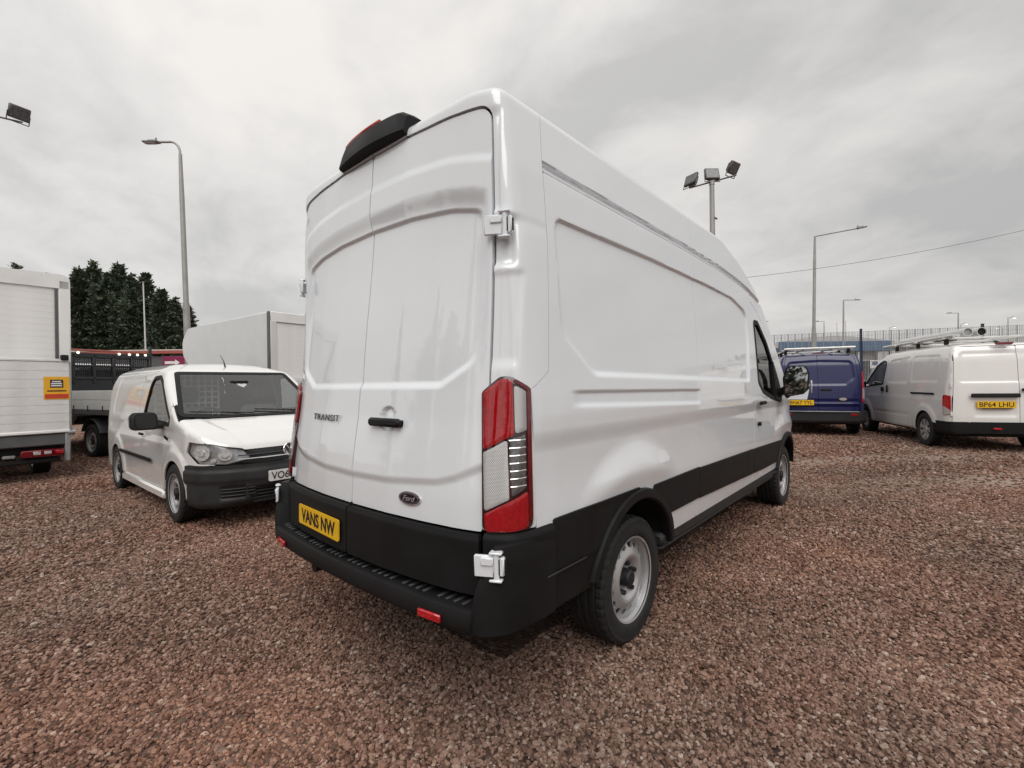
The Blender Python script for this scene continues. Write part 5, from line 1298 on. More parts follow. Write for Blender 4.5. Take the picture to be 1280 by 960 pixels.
nV = len(Vl); Vl = np.concatenate([Vl, Vl[:m], Vl[-m:]]); Fl += [tuple(nV + j for j in range(m)), tuple(nV + m + j for j in range(m))[::-1]]
mesh_obj('box', Vl, Fl, GREYW, lt, True, 30)
for sx in (-1, 1):
    g = G(); g.box((sx * 1.045, .03, 2.1), (.035, .10, 2.38), .006); g.build('corner_strip', GREYST, lt)
    g = G(); g.box((sx * .955, .0, 2.0), (.15, .05, 2.12), .01); g.build('rear_post', GREYW, lt)
g = G(); g.box((0, .01, 3.165), (2.06, .06, .25), .012); g.build('header', TRUCKW, lt)
g = G(); g.box((0, 0, 0), (1.76, .022, .0988), .002); sl1 = g.build('shutter_slat', TRUCKW, lt)
for i in range(14):
    s_ = sl1 if i == 0 else sl1.copy()
    if i: COL.objects.link(s_); s_.parent = lt
    s_.location = (0, .02, 2.985 - i * .099)
g = G(); g.box((0, -.05, 1.28), (1.95, .05, .72), .012); g.build('tail_lift_panel', GREYW, lt)
g = G(); g.box((-.93, -.035, 1.72), (.13, .05, .15), .01); lk = g.build('latch', BLACK, lt)
g = G(); g.cyl((-.93, -.065, 1.72), (-.93, -.075, 1.72), .035, n=12); g.build('latch_plate', WPLATE, lk)
g = G(); g.box((0, 2.6, .72), (.9, 5.2, .2), .02); g.build('chassis', BLACK, lt)
lutonlike_wheels(lt, 1.2, False, .86)
g = G(); g.box((0, 4.35, 1.35), (1.95, 1.6, 1.35), .2); g.box((0, 5.45, .85), (1.95, 1.0, .75), .2); g.build('cab', TRUCKW, lt)
g = G(); g.box((0, 4.55, 1.72), (1.97, 1.0, .48), .1); g.build('cab_glass', GLOSSBLACK, lt)
for sx in (-1, 1): place_wheel(WHEEL_TRUCK, lt, (sx * .86, 5.1, .35), sx)
# ------------------------------------------------------------------ ground
def make_ground():
    t = np.linspace(-1, 1, 161); c = np.sinh(t * 5.2) / math.sinh(5.2) * 700
    X, Y = np.meshgrid(c + 1.0, c + 4.0, indexing='ij')
    Z = gh(X, Y)
    P = np.stack([X, Y, Z], -1).reshape(-1, 3); n = 161
    i = np.arange(n * n).reshape(n, n)
    F = np.stack([i[:-1, :-1], i[1:, :-1], i[1:, 1:], i[:-1, 1:]], -1).reshape(-1, 4)
    return mesh_obj('ground', P, F.tolist(), gravel_ground(), None, True, 180)
def nd(nt, t, **kw):
    n = nt.nodes.new(t)
    for k, v in kw.items(): setattr(n, k, v)
    return n
def noise(nt, vec, scale, detail=5, rough=.55):
    n = nd(nt, 'ShaderNodeTexNoise'); n.inputs['Scale'].default_value = scale; n.inputs['Detail'].default_value = detail; n.inputs['Roughness'].default_value = rough
    nt.links.new(vec, n.inputs['Vector']); return n.outputs['Fac']
def ramp(nt, fac, stops):
    r = nd(nt, 'ShaderNodeValToRGB'); nt.links.new(fac, r.inputs[0]); e = r.color_ramp.elements
    e[0].position, e[0].color = stops[0][0], (*stops[0][1], 1); e[1].position, e[1].color = stops[-1][0], (*stops[-1][1], 1)
    for p, c in stops[1:-1]: x = e.new(p); x.color = (*c, 1)
    return r.outputs[0]
def mixc(nt, f, a, b, blend='MIX'):
    m = nd(nt, 'ShaderNodeMix', data_type='RGBA', blend_type=blend)
    for k, v in ((0, f), (6, a), (7, b)):
        if isinstance(v, (int, float)): m.inputs[k].default_value = v
        elif isinstance(v, tuple): m.inputs[k].default_value = (*v, 1)
        else: nt.links.new(v, m.inputs[k])
    return m.outputs[2]
PAL = [(0.0, (.098, .053, .039)), (.22, (.158, .088, .064)), (.5, (.218, .127, .094)), (.78, (.282, .176, .135)), (.94, (.335, .235, .190)), (1.0, (.43, .345, .295))]
def area_tint(nt, pos):
    """Large soft patches: redder, greyer and dusty pale areas of the yard."""
    a = noise(nt, pos, .33, 4, .6); b = noise(nt, pos, .9, 4, .6)
    red = ramp(nt, a, [(.40, (.92, .97, 1.0)), (.62, (1.06, .95, .89))])
    dust = ramp(nt, b, [(.42, (.88, .88, .88)), (.66, (1.16, 1.16, 1.14))])
    return mixc(nt, 1.0, red, dust, 'MULTIPLY')
def soil_gap_shade(nt, pos):
    """Soil between the loose stones, darkened to paint in the shade of the gaps; where no single stones are laid the bed itself carries their tone."""
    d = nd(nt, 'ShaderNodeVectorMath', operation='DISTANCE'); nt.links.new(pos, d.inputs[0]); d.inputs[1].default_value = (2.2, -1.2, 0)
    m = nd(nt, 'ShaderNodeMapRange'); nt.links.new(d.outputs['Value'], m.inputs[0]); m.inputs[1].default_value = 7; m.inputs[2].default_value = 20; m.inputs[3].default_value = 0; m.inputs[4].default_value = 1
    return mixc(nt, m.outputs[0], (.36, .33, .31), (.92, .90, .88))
def gravel_ground():
    m = bpy.data.materials.new('gravel_bed'); m.use_nodes = True; nt = m.node_tree; L = nt.links; b = nt.nodes['Principled BSDF']
    geo = nd(nt, 'ShaderNodeNewGeometry'); pos = geo.outputs['Position']
    v = nd(nt, 'ShaderNodeTexVoronoi'); v.inputs['Scale'].default_value = 34; L.new(pos, v.inputs['Vector'])
    sx = nd(nt, 'ShaderNodeSeparateColor'); L.new(v.outputs['Color'], sx.inputs[0])
    c = ramp(nt, sx.outputs[0], PAL)
    f = noise(nt, pos, 120, 3); c = mixc(nt, .35, c, ramp(nt, f, [(.3, (.05, .03, .025)), (.7, (.34, .24, .20))])); c = mixc(nt, 1.0, c, soil_gap_shade(nt, pos), 'MULTIPLY')
    c = mixc(nt, 1.0, c, area_tint(nt, pos), 'MULTIPLY')
    # fine pale dust pressed into wheel tracks
    d = noise(nt, pos, .42, 5, .62); dm = nd(nt, 'ShaderNodeMapRange'); L.new(d, dm.inputs[0]); dm.inputs[1].default_value = .54; dm.inputs[2].default_value = .68; dm.inputs[4].default_value = .6
    c = mixc(nt, dm.outputs[0], c, (.33, .25, .205))
    dt = nd(nt, 'ShaderNodeVectorMath', operation='DOT_PRODUCT'); L.new(pos, dt.inputs[0]); dt.inputs[1].default_value = (-.66, .75, 0)
    wob = noise(nt, pos, 1.3, 3)
    for off in (3.79, 5.34):
        m1 = nd(nt, 'ShaderNodeMath', operation='SUBTRACT'); L.new(dt.outputs['Value'], m1.inputs[0]); m1.inputs[1].default_value = off - .25
        m2 = nd(nt, 'ShaderNodeMath', operation='MULTIPLY_ADD'); L.new(wob, m2.inputs[0]); m2.inputs[1].default_value = -.5; L.new(m1.outputs[0], m2.inputs[2])
        m3 = nd(nt, 'ShaderNodeMath', operation='ABSOLUTE'); L.new(m2.outputs[0], m3.inputs[0])
        mr = nd(nt, 'ShaderNodeMapRange'); L.new(m3.outputs[0], mr.inputs[0]); mr.inputs[1].default_value = .60; mr.inputs[2].default_value = .15; mr.inputs[3].default_value = 0; mr.inputs[4].default_value = .6
        c = mixc(nt, mr.outputs[0], c, (.36, .28, .235))
    L.new(c, b.inputs['Base Color']); b.inputs['Roughness'].default_value = .9; b.inputs['Specular IOR Level'].default_value = .25
    bp = nd(nt, 'ShaderNodeBump'); bp.inputs['Strength'].default_value = .9; bp.inputs['Distance'].default_value = .02; bp.invert = True
    L.new(v.outputs['Distance'], bp.inputs['Height']); L.new(bp.outputs[0], b.inputs['Normal'])
    return m
def stone_mat():
    m = bpy.data.materials.new('gravel_stone'); m.use_nodes = True; nt = m.node_tree; L = nt.links; b = nt.nodes['Principled BSDF']
    oi = nd(nt, 'ShaderNodeObjectInfo'); geo = nd(nt, 'ShaderNodeNewGeometry'); tc = nd(nt, 'ShaderNodeTexCoord')
    c = ramp(nt, oi.outputs['Random'], PAL)
    n = noise(nt, geo.outputs['Position'], 160, 4); c = mixc(nt, 1.0, c, ramp(nt, n, [(.3, (.72, .70, .68)), (.7, (1.2, 1.2, 1.2))]), 'MULTIPLY')
    c = mixc(nt, 1.0, c, area_tint(nt, geo.outputs['Position']), 'MULTIPLY')
    L.new(c, b.inputs['Base Color']); b.inputs['Roughness'].default_value = .82; b.inputs['Specular IOR Level'].default_value = .3
    return m
tag(make_ground(), kind='structure')

def track(x, y):
    """Two compacted wheel ruts crossing the yard in front of the far vans."""
    t = -.66 * (x - 2.55) + .75 * (y - 7.3); w = .10 * np.sin(x * 2.1 + y) + .06 * np.sin(y * 5 - x * 3)
    a = np.maximum(sstep(.62, .18, np.abs(t + w)), sstep(.55, .15, np.abs(t - 1.55 + w)))
    return a * sstep(-.5, 1.2, .75 * (x - 1.0) + .66 * (y - 6.0))
def scatter_stones():
    PI = math.pi   # inner radius, outer radius, from / to angle off the yard's main axis, stones per square metre, sizes
    bands = [(.9, 3.2, -1.15, 1.15, 8200, .0052, .0108), (3.2, 5.2, -1.15, 1.15, 4600, .0063, .0122), (5.2, 8.5, -1.05, 1.05, 2400, .0086, .0152), (8.5, 13.5, -1.02, 1.02, 900, .0115, .019), (13.5, 21, -1.02, 1.02, 260, .016, .027),
             (0, .9, -PI, PI, 4500, .007, .013), (.9, 3.4, 1.15, 2 * PI - 1.15, 3000, .0085, .0145), (3.4, 8.5, 1.05, 1.75, 1300, .011, .018), (3.4, 8.5, -1.75, -1.05, 1300, .011, .018), (3.2, 5.2, 1.05, 1.15, 2600, .008, .014), (3.2, 5.2, -1.15, -1.05, 2600, .008, .014), (8.5, 14, 1.02, 1.5, 420, .015, .024), (8.5, 14, -1.5, -1.02, 420, .015, .024)]
    PS = []; SC = []
    ca = math.atan2(CF[1], CF[0])
    for r0, r1, a0, a1, dens, s0, s1 in bands:
        n = int(dens * (a1 - a0) / 2 * (r1 * r1 - r0 * r0))
        r = np.sqrt(RNG.uniform(r0 * r0, r1 * r1, n)); a = ca + RNG.uniform(a0, a1, n)
        x = CAM[0] + r * np.cos(a); y = CAM[1] + r * np.sin(a)
        # thinner where dust shows through
        k = np.sin(x * 1.1 + 2 * np.sin(y * .6)) * np.cos(y * .8 + 1.4 * np.sin(x * .5)) * .5 + .5
        tk = track(x, y)
        keep = (RNG.random(n) < (.74 + .26 * k) * (1 - .62 * tk)) & ~((np.abs(x) < .55) & (y > .6) & (y < 5.4))
        x, y = x[keep], y[keep]; s = RNG.uniform(s0, s1, len(x)) * np.where(RNG.random(len(x)) < .04, 1.6, 1)
        PS.append(np.stack([x, y, gh(x, y) + s * RNG.uniform(-.2, .8, len(x))], 1)); SC.append(s)
    P = np.concatenate(PS); S = np.concatenate(SC); n = len(P)
    me = bpy.data.meshes.new('gravel'); me.vertices.add(n); me.vertices.foreach_set('co', P.ravel())
    a = me.attributes.new('size', 'FLOAT_VECTOR', 'POINT')
    sv = np.stack([S * RNG.uniform(.85, 1.35, n), S * RNG.uniform(.7, 1.0, n), S * RNG.uniform(.45, .85, n)], 1); a.data.foreach_set('vector', sv.ravel())
    a = me.attributes.new('turn', 'FLOAT_VECTOR', 'POINT')
    rv = np.stack([RNG.normal(0, .35, n), RNG.normal(0, .35, n), RNG.uniform(0, 6.28, n)], 1); a.data.foreach_set('vector', rv.ravel())
    o = bpy.data.objects.new('gravel', me); COL.objects.link(o); tag(o, 'loose red brown gravel covering the yard', 'gravel', kind='stuff')
    ng = bpy.data.node_groups.new('stones', 'GeometryNodeTree')
    ng.interface.new_socket('Geometry', in_out='INPUT', socket_type='NodeSocketGeometry'); ng.interface.new_socket('Geometry', in_out='OUTPUT', socket_type='NodeSocketGeometry')
    N = ng.nodes.new; L = ng.links.new
    gi = N('NodeGroupInput'); go = N('NodeGroupOutput')
    m2p = N('GeometryNodeMeshToPoints'); L(gi.outputs[0], m2p.inputs['Mesh'])
    g2i = N('GeometryNodeGeometryToInstance')
    for k in range(6):
        ico = N('GeometryNodeMeshIcoSphere'); ico.inputs['Radius'].default_value = 1.0; ico.inputs['Subdivisions'].default_value = 2
        sp = N('GeometryNodeSetPosition'); L(ico.outputs['Mesh'], sp.inputs['Geometry'])
        ps = N('GeometryNodeInputPosition'); ns = N('ShaderNodeTexNoise'); ns.noise_dimensions = '4D'; ns.inputs['W'].default_value = k * 3.7; ns.inputs['Scale'].default_value = 1.15; ns.inputs['Detail'].default_value = 2
        L(ps.outputs[0], ns.inputs['Vector'])
        sb = N('ShaderNodeVectorMath'); sb.operation = 'SUBTRACT'; L(ns.outputs['Color'], sb.inputs[0]); sb.inputs[1].default_value = (.5, .5, .5)
        sc = N('ShaderNodeVectorMath'); sc.operation = 'SCALE'; L(sb.outputs[0], sc.inputs[0]); sc.inputs['Scale'].default_value = 1.5
        L(sc.outputs[0], sp.inputs['Offset'])
        sm = N('GeometryNodeSetMaterial'); L(sp.outputs[0], sm.inputs['Geometry']); sm.inputs['Material'].default_value = MATS['stone']
        L(sm.outputs[0], g2i.inputs[0])
    iop = N('GeometryNodeInstanceOnPoints'); L(m2p.outputs[0], iop.inputs['Points']); L(g2i.outputs[0], iop.inputs['Instance']); iop.inputs['Pick Instance'].default_value = True
    a1 = N('GeometryNodeInputNamedAttribute'); a1.data_type = 'FLOAT_VECTOR'; a1.inputs['Name'].default_value = 'size'
    a2 = N('GeometryNodeInputNamedAttribute'); a2.data_type = 'FLOAT_VECTOR'; a2.inputs['Name'].default_value = 'turn'
    e2r = N('FunctionNodeEulerToRotation'); L(a2.outputs[0], e2r.inputs[0])
    L(a1.outputs[0], iop.inputs['Scale']); L(e2r.outputs[0], iop.inputs['Rotation']); L(iop.outputs[0], go.inputs[0])
    o.modifiers.new('stones', 'NODES').node_group = ng
    me.materials.append(MATS['stone'])
    return n
MATS['stone'] = stone_mat()
n_stones = scatter_stones()

# ------------------------------------------------------------------ trees
LEAF = mat('conifer_needles', (.092, .118, .080), .75, var=.6, vscale=2.2, spec=.2)
BARK = mat('bark', (.07, .05, .038), .9, var=.4, vscale=8, bump=.4, bscale=30)
def conifer_mesh(seed, H, Rm, nb=520, leaders=3):
    """Dense columnar conifer: upswept branches, each a spray of small flat fronds, several pointed leaders."""
    r = np.random.default_rng(seed)
    tops = [(0, 0, 1.0)] + [(r.normal(0, .6), r.normal(0, .6), r.uniform(.78, .95)) for _ in range(leaders)]
    tr = G()
    for (x, y, h) in tops:
        tr.tube([(0, 0, 0), (x * .3, y * .3, H * h * .45), (x, y, H * h)], [.16 * H / 12, .09 * H / 12, .012], 7)
    Ps, Ds, Ls, Ws = [], [], [], []
    for i in range(nb):
        x, y, th = tops[0] if r.random() < .55 else tops[r.integers(0, len(tops))]
        t = r.random() ** .8; z = H * th * (.03 + .97 * t); a = r.uniform(0, 2 * math.pi)
        R_ = Rm * ((1 - t) ** .80) * r.uniform(.70, 1.12) * (1 if th == 1.0 else .62) + .07
        d0 = np.array([math.cos(a), math.sin(a), r.uniform(.25, .7) + .5 * t])
        ns = int(14 + 44 * R_ / Rm); q = r.uniform(.2, 1.0, ns) ** .6
        P = np.array([x * t, y * t, z - .35 * R_]) + d0 * (R_ * q)[:, None] - np.array([0, 0, 1.]) * (.20 * R_ * q * q)[:, None] + r.normal(0, .06 + .06 * R_, (ns, 3))
        Ps.append(P); Ds.append(d0 * .7 + np.array([0, 0, .15]) + r.normal(0, .55, (ns, 3))); L = r.uniform(.13, .34, ns); Ls.append(L); Ws.append(L * r.uniform(.16, .30, ns))
    for (x, y, h) in tops:
        n = 60; k = r.random(n) ** 1.4 * 1.6; a = r.uniform(0, 6.28, n); rad = k * .20
        Ps.append(np.stack([x + rad * np.cos(a) * .4, y + rad * np.sin(a) * .4, H * h + .12 - k], 1))
        Ds.append(np.stack([np.cos(a) * .7, np.sin(a) * .7, np.full(n, .75)], 1)); Ls.append(.10 + rad * .9); Ws.append(.02 + rad * .12)
    P = np.concatenate(Ps); D = np.concatenate(Ds); L = np.concatenate(Ls); W = np.concatenate(Ws); n = len(P)
    D /= np.linalg.norm(D, axis=1, keepdims=True); S = np.cross(D, np.array([0, 0, 1.]) + r.normal(0, .6, (n, 3))); S /= np.linalg.norm(S, axis=1, keepdims=True) + 1e-9
    V = np.stack([P, P + D * (L * .45)[:, None] + S * W[:, None], P + D * L[:, None], P + D * (L * .4)[:, None] - S * W[:, None]], 1).reshape(-1, 3)
    return V, np.arange(4 * n).reshape(-1, 4).tolist(), tr
CONS = [conifer_mesh(3, 12.0, 1.9), conifer_mesh(8, 12.0, 1.7, leaders=4), conifer_mesh(21, 12.0, 2.1, leaders=2)]
CON_ME = []
for (V, F, tr) in CONS:
    a = mesh_obj('crown', V, F, LEAF, None, False); b = tr.build('trunk', BARK, None)
    CON_ME.append((a.data, b.data)); bpy.data.objects.remove(a); bpy.data.objects.remove(b)
def conifer(loc, H, k, rot, label, wide=1.0, group=None):
    t = empty('conifer_tree', (loc[0], loc[1], float(gh(loc[0], loc[1]))), rot, label, 'tree', group)
    for nm, me in zip(('crown', 'trunk'), CON_ME[k]):
        o = bpy.data.objects.new(nm, me); COL.objects.link(o); o.parent = t
    s = H / 12.0; t.scale = (s * wide, s * wide, s); return t
TREES = [  # image column, depth, top row
    (100, 40, 338, 'dark conifer rising beside the box truck roof edge'), (118, 43, 329, 'dark conifer with the tallest pointed leader of the row'), (136, 41, 344, 'dark conifer between two taller pointed neighbours'), (150, 44, 333, 'dark conifer with a feathery forked top left of the thin pole'),
    (166, 41, 345, 'dark broad conifer crossed by the thin white pole'), (184, 43, 344, 'dark conifer with a single sharp tip right of the thin pole'), (203, 41, 364, 'lower dark conifer with a rounded top'), (220, 43, 374, 'short dark conifer beside the curved street lamp'), (236, 44, 385, 'smallest dark conifer, behind the foot of the curved street lamp'), (-22, 30, 308, 'dark conifer showing only a branch tip over the box truck')]
for i, (u, d, y, lab) in enumerate(TREES):
    hor = 480 + .0131 * (640 - u)
    H = 1.4477 + (hor - y) * d / FPX
    p = at(u, d); conifer(p, H, i % 3, i * 1.9, lab, 1.3 if i < 6 else 1.45)
# a shelter belt behind the photographer, seen only as reflections in the paint
for i, (x, y, H) in enumerate([(-17, -20, 11.5), (-14, -21.5, 10), (-10.5, -21, 12), (-7, -23, 9), (-21, -17.5, 10.5), (3, -24, 10), (7.5, -23, 11.5), (12, -22, 9.5)]):
    conifer((x, y), H, i % 3, i * 1.3 + .4, 'dark conifer mirrored in the glossy rear doors of the big van', 1.15, 'conifers mirrored in the paint')

# ------------------------------------------------------------------ lamps and masts
POLE = mat('pole_grey', (.36, .36, .35), .5, .35, var=.12, vscale=3, rvar=.1)
LAMPHEAD = mat('lamp_head_grey', (.24, .24, .24), .45, .3, var=.12)
def street_lamp(p, H, arm, adir, label, r=.07, curved=False, lean=(0, 0), lit=False, rise=.0, group=None):
    t = empty('street_lamp', p, 0, label, 'street lamp', group)
    b = np.array([0, 0, 0.]); top = np.array([lean[0] * H, lean[1] * H, H]); ad = np.array([adir[0], adir[1], 0.]); ad /= np.linalg.norm(ad)
    mid = b * .55 + top * .45
    g = G(); g.tube([b, mid * .6, mid], [r * 1.25, r * 1.25, r * 1.2], 14); g.tube([mid, top * .84 + b * .16, top], [r, r * .9, r * .62], 14); g.cyl(b, b + [0, 0, .25], r * 1.6, r * 1.3, 14); g.build('column', POLE, t)
    if curved:
        pts = [top + np.array([0, 0, -.05])] + [top + ad * (arm * .42 * (1 - math.cos(a))) + np.array([0, 0, arm * .55 * math.sin(a)]) for a in np.linspace(.25, math.pi / 2, 7)]
        end = pts[-1] + ad * arm * .55; pts.append(end)
    else:
        end = top + ad * arm + np.array([0, 0, rise]); pts = [top - [0, 0, .06], top, top + (end - top) * .3, end]
    g = G(); g.tube(pts, r * .45, 10); g.build('arm', POLE, t)
    d = (pts[-1] - pts[-2]); d /= np.linalg.norm(d); s = np.cross(d, [0, 0, 1]); s /= np.linalg.norm(s); u = np.cross(s, d)
    R_ = np.stack([d, s, u], 1); g = G()
    g.box(end + d * .28, (.62, .24, .07), .03, R_); g.box(end + d * .22 + u * .05, (.34, .16, .06), .025, R_); g.cyl(end + d * .1 + u * .06, end + d * .1 + u * .16, .03, n=8)
    h = g.build('lamp_head', LAMPHEAD, t)
    g = G(); g.box(end + d * .30 - u * .042, (.40, .18, .02), .006, R_); g.build('lamp_lens', mat('lit_lens', (.9, .9, .88), .2, emit=(1, .97, .9), estr=3.0) if lit else CLEARLENS, h)
    return t
L_ = -CR
p = at(238, 18); street_lamp((p[0], p[1], 0), 10.45, .85, L_, 'tall grey street lamp with a curved arm above the conifers', .095, True, tuple(-CR[:2] * .026))
p = at(1016, 27); street_lamp((p[0], p[1], .17), 9.55, 2.4, CR, 'tall grey street lamp with a long straight rising arm', .085, False, tuple(CR[:2] * .024), rise=.42)
p = at(1054, 50); street_lamp((p[0], p[1], .17), 9.75, 1.2, CR, 'mid distance street lamp with a short level arm beyond the blue van', .09, False, tuple(CR[:2] * .015))
p = at(1198, 60); street_lamp((p[0], p[1], .17), 9.6, .9, L_, 'distant street lamp over the fence with its arm towards the mast', .09, False, tuple(CR[:2] * .01))
p = at(1031, 62); street_lamp((p[0], p[1], .17), 9.0, .7, L_, 'slim distant street lamp beside the tall straight armed lamp', .07)
for u, d, H, k in ((1113, 72, 9.2, CR), (1202, 66, 8.9, CR), (1261, 56, 8.4, CR), (1254, 70, 8.7, L_)):
    p = at(u, d); street_lamp((p[0], p[1], .17), H, .45, k, 'distant lit lamp peeping over the mesh fence', .06, lit=True, group='lit lamps over the fence')
p = at(948, 66); street_lamp((p[0], p[1], .17), 9.6, .9, CR, 'distant street lamp just past the big van cab', .08)
for u, y in ((1047, 405), (1058, 402)):
    p = at(u, 68); t = empty('thin_pole', (p[0], p[1], .17), 0, 'thin grey pole far behind the mesh fence', 'pole', 'thin poles behind the fence')
    g = G(); g.cyl((0, 0, 0), (0, 0, 1.3 + (475 - y) * 68 / FPX), .05, .03, 8); g.build('shaft', POLE, t)
p = at(183, 30); t = empty('thin_pole', (p[0], p[1], 0), 0, 'thin white pole in front of the conifers', 'pole')
g = G(); g.tube([(0, 0, 0), (0, 0, 3), (*(-CR[:2] * .12), 1.45 + (486 - 353) * 30 / FPX)], [.055, .05, .035], 10); g.build('shaft', mat('pale_pole', (.62, .62, .6), .5, var=.1), t)
g = G(); g.box((*(-CR[:2] * .12), 1.45 + (486 - 353) * 30 / FPX), (.12, .12, .06), .02); g.build('cap', POLE, t)

FLOOD = mat('flood_housing', (.10, .10, .102), .45, .3, var=.2)
FGLASS = mat('flood_glass', (.12, .12, .125), .25, .2, coat=.3, var=.35, vscale=14)
def flood_mast(p, H, label, bar_dir, aims, offs=(-.66, .0, .70)):
    t = empty('floodlight_mast', p, 0, label, 'floodlight mast')
    bd = np.array([bar_dir[0], bar_dir[1], bar_dir[2]]); bd /= np.linalg.norm(bd)
    g = G(); g.tube([(0, 0, 0), (0, 0, H * .6), (0, 0, H)], [.10, .085, .07], 14); g.cyl((0, 0, H - .1), (0, 0, H + .02), .08, n=14); g.build('column', POLE, t)
    top = np.array([0, 0, H])
    g = G(); g.cyl(top + bd * (offs[0] - .06), top + bd * (offs[2] + .08), .025, n=8); g.build('crossbar', FLOOD, t)
    for k, (off, aim) in enumerate(zip(offs, aims)):
        n = np.array(aim, float); n /= np.linalg.norm(n); s = np.cross([0, 0, 1], n); s /= np.linalg.norm(s); u = np.cross(n, s)
        R_ = np.stack([s, n, u], 1); c = top + bd * off + np.array([0, 0, .24])
        g = G(); g.box(c, (.44, .10, .36), .02, R_); g.box(c - n * .09, (.34, .10, .26), .03, R_); g.box(c - n * .15 - u * .05, (.18, .08, .14), .02, R_)
        g.cyl(c - s * .23 - u * .02, c - s * .23 - u * .26, .012, n=6); g.cyl(c + s * .23 - u * .02, c + s * .23 - u * .26, .012, n=6); g.cyl(c - s * .23 - u * .26, c + s * .23 - u * .26, .012, n=6)
        f = g.build('floodlight', FLOOD, t)
        g = G(); g.box(c + n * .052, (.38, .008, .30), .003, R_); g.build('flood_glass', FGLASS, f)
    g = G(); g.box((.10, 0, H - 1.15), (.12, .05, .05), .01, rotm('Y', .7)); g.build('bracket', FLOOD, t)
    return t
F2 = np.array([CF[0], CF[1], 0]); R2_ = np.array([CR[0], CR[1], 0])
p = at(893, 14.5); flood_mast((p[0], p[1], .17), 7.45, 'steel mast with three floodlights on a tilted bar behind the big van', R2_ + np.array([0, 0, .26]), [-F2 * .5 - R2_ * .9 + [0, 0, .35], -F2 + [0, 0, .2], -F2 * .8 + R2_ * .55 + [0, 0, -.55]])
p = at(-16, 13.0); flood_mast((p[0], p[1], 0), 9.15, 'steel mast with floodlights beside the box truck', R2_ - np.array([0, 0, .25]), [-F2 - R2_ + [0, 0, -.3], -F2 + [0, 0, -.2], -F2 * .45 + R2_ * .95 + [0, 0, -.45]], (-.95, .0, 1.02))
# overhead cable
pa = at(893, 14.5, 4.55); pb = at(1420, 15.0, 7.0); pts = [pa + (pb - pa) * s + np.array([0, 0, -.30 * 4 * s * (1 - s)]) for s in np.linspace(0, 1, 25)]
g = G(); g.tube(pts, .0055, 5); tag(g.build('overhead_cable', BLACK), 'thin dark overhead cable running from the floodlight mast', 'cable')

# ------------------------------------------------------------------ fence, buildings
FBLUE = mat('fence_post_blue', (.012, .018, .05), .45, var=.15)
FMESH = mat('fence_mesh_grey', (.30, .31, .315), .5, .3, var=.12)
def fence_pt(u):
    a = at(945, 21.2); b = at(1280, 18.2)
    # intersect column u with the fence line
    d = at(u, 1.0) - CAM; A = np.array([[b[0] - a[0], -d[0]], [b[1] - a[1], -d[1]]]); s = np.linalg.solve(A, CAM[:2] - a[:2])
    return a[:2] + s[0] * (b - a)[:2]
fn = empty('mesh_fence', (*fence_pt(1077), .17), 0, 'tall grey wire mesh fence with dark blue posts behind the parked vans', 'fence')
f0 = fence_pt(1077); fd = fence_pt(1229) - f0; bay = np.linalg.norm(fd); fd /= bay; fnrm = np.array([-fd[1], fd[0]])
FH = 3.32; rzf = math.atan2(fd[1], fd[0])
g = G(); g.box((0, 0, FH / 2 + .04), (.08, .08, FH + .08), .008); g.box((0, 0, FH + .09), (.095, .095, .02), .004); post0 = g.build('fence_post', FBLUE, fn)
g = G(); nw = int(bay / .055)
for i in range(1, nw): g.box((i * bay / nw, .05, FH / 2 + .04), (.014, .006, FH - .08))
for i in range(1, 15): g.box((i * bay / 15, .058, FH / 2 + .04), (.022, .006, FH - .08))
for z in np.arange(.1, FH, .16): g.box((bay / 2, .044, z), (bay, .006, .006))
pan0 = g.build('mesh_panel', FMESH, fn, False); pan0['kind'] = 'stuff'
for k in range(-4, 3):
    for src, nm in ((post0, 'p'), (pan0, 'm')):
        o = src if k == 0 else src.copy()
        if k: COL.objects.link(o); o.parent = fn
        o.location = (fd[0] * bay * k, fd[1] * bay * k, 0); o.rotation_euler = (0, 0, rzf)

CLAD = mat('pale_roof_cladding', (.50, .51, .51), .45, .1, var=.06, vscale=.3)
CLADG = mat('grey_wall_cladding', (.24, .25, .26), .5, .1, var=.08, vscale=.4)
CLADB = mat('blue_fascia_cladding', (.040, .115, .22), .45, var=.1, vscale=.4)
DARKW = mat('dark_glazing', (.03, .035, .04), .15, var=.3, vscale=.6)
def frame_at(u, d):
    """Origin on the ground at column u, axes along the picture's right and away."""
    return at(u, d), np.array([CR[0], CR[1], 0]) / np.linalg.norm(CR[:2]), np.array([CF[0], CF[1], 0])
D0 = 58.0; k_ = D0 / FPX
o, ax, ay = frame_at(1040, D0); rz_ = math.atan2(ax[1], ax[0])
wh = empty('warehouse', (o[0], o[1], .17), rz_, 'low warehouse with pale arched roof and blue fascia behind the mesh fence', 'building')
x0, x1 = (955 - 1040) * k_, (1112 - 1040) * k_
g = G(); g.box(((x0 + x1) / 2, 9, 2.4), (x1 - x0, 18, 4.8), .02); g.build('wall', CLADG, wh)
g = G(); g.box(((x0 + x1) / 2 + .6, -.25, 5.35), (x1 - x0 - 1.8, .9, 1.25), .05); g.build('blue_fascia', CLADB, wh)
rp = [(x0 - .5, 5.2), (x0 + 1.5, 6.0), (-2.0, 6.55), (0, 6.65), (2.0, 6.55), (x1 + .2, 5.95), (x1 + .4, 5.4)]
g = G(); g.prism(rp, ((0, 0, 0), (1, 0, 0), (0, 0, 1), (0, 1, 0)), -.6, 18); g.build('roof', CLAD, wh)
for u in (1072, 1098, 1104, 1112):
    g = G(); g.box(((u - 1040) * k_, -.35, 2.4), (.55 if u != 1098 else .8, .4, 4.6), .03); g.build('pier', CLAD, wh)
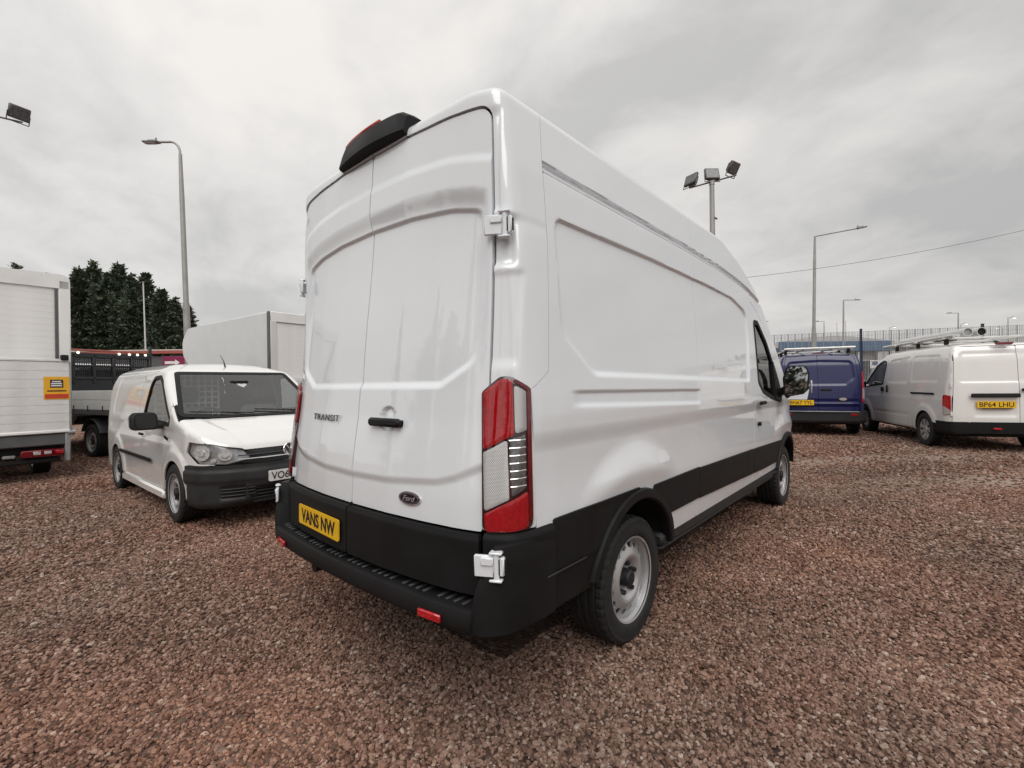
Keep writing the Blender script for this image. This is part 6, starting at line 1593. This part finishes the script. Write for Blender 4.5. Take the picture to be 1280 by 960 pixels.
for i in range(6):
    g = G(); g.box((x0 + 1.6 + i * 2.2, -.03, 2.9), (1.7, .1, 1.5), .02); f_ = g.build('window', CLAD, wh)
    g = G(); g.box((x0 + 1.6 + i * 2.2, -.09, 2.9), (1.5, .04, 1.3)); g.build('pane', DARKW, f_)
g = G(); g.box(((1083 - 1040) * k_, -.05, 1.4), (2.4, .1, 2.8), .02); g.build('loading_door', DARKW, wh)
o2, _, _ = frame_at(1200, 66); k2_ = 66 / FPX
wg = empty('grey_warehouse', (o2[0], o2[1], .17), rz_, 'long grey clad warehouse with a shallow roof behind the white van', 'building')
xa, xb = (1075 - 1200) * k2_, (1420 - 1200) * k2_
g = G(); g.box(((xa + xb) / 2, 12, 2.9), (xb - xa, 24, 5.8), .02); g.build('wall', CLADG, wg)
g = G(); g.prism([(xa - .3, 5.7), (xb, 5.7), (xb, 7.6), (xa + 12, 6.6), (xa - .3, 6.1)], ((0, 0, 0), (1, 0, 0), (0, 0, 1), (0, 1, 0)), -.4, 24); g.build('roof', CLAD, wg)
for i in range(14):
    g = G(); g.box((xa + 1.2 + i * 2.7, -.03, 3.0), (.25, .10, 5.4), .02); g.build('wall_rib', CLAD, wg)
ps = at(1101, 24.5); sgn = empty('site_sign', (ps[0], ps[1], .17), rz_, 'small white notice board on posts beyond the mesh fence', 'sign')
g = G(); g.box((0, 0, 2.05), (1.1, .03, .42), .005); bo = g.build('board', WPLATE, sgn)
g = G(); g.box((-.3, -.018, 2.1), (.3, .004, .2)); g.build('board_mark', mat('notice_blue', (.05, .10, .25), .5, var=.1), bo, False)
for i in range(3):
    g = G(); g.box((.18, -.018, 2.17 - i * .10), (.5, .004, .035)); g.build('board_line', GREYST, bo, False)
for x in (-.42, .42):
    g = G(); g.box((x, .04, 1.05), (.06, .06, 2.1), .005); g.build('post', GALV, sgn)
# low unit with a red fascia behind the tipper, and its arrow sign
D1 = 27.0; o3, _, _ = frame_at(150, D1); k3 = D1 / FPX
ru = empty('red_fascia_unit', (o3[0], o3[1], 0), rz_, 'low dark unit with a pale edged red fascia in front of the conifers', 'building')
g = G(); g.box((0, 2.5, 1.65), (11, 5, 3.3), .02); g.build('wall', GREYST, ru)
g = G(); g.box((0, -.1, 3.51), (11.1, .2, .16), .02); g.build('fascia', mat('dull_red_fascia', (.36, .09, .07), .5, var=.12, vscale=1.5), ru)
g = G(); g.box((0, -.08, 3.63), (11.2, .26, .08), .02); g.build('coping', mat('pale_pink_trim', (.55, .46, .43), .5, var=.08), ru)
o4, _, _ = frame_at(218, 24.0)
asn = empty('arrow_sign', (o4[0], o4[1], 0), rz_, 'magenta roadside sign with a white arrow beside the Luton van', 'sign')
g = G(); g.box((0, 0, 2.80), (1.15, .06, .56), .01); bo = g.build('board', mat('magenta_board', (.22, .015, .075), .45, var=.1), asn)
g = G(); g.prism([(-.55, -.05), (-.02, -.05), (-.02, -.14), (.22, .02), (-.02, .18), (-.02, .09), (-.55, .09)], ((.1, -.036, 2.74), (1, 0, 0), (0, 0, 1), (0, -1, 0)), 0, .004); g.build('arrow', WPLATE, bo, False)
for x in (-.45, .45):
    g = G(); g.box((x, .06, 1.28), (.08, .06, 2.56), .005); g.build('post', GALV, asn)

for w in (WHEEL_STEEL, WHEEL_SMALL, WHEEL_TRIM, WHEEL_TRUCK):
    for o in list(w.children): bpy.data.objects.remove(o)
    bpy.data.objects.remove(w)
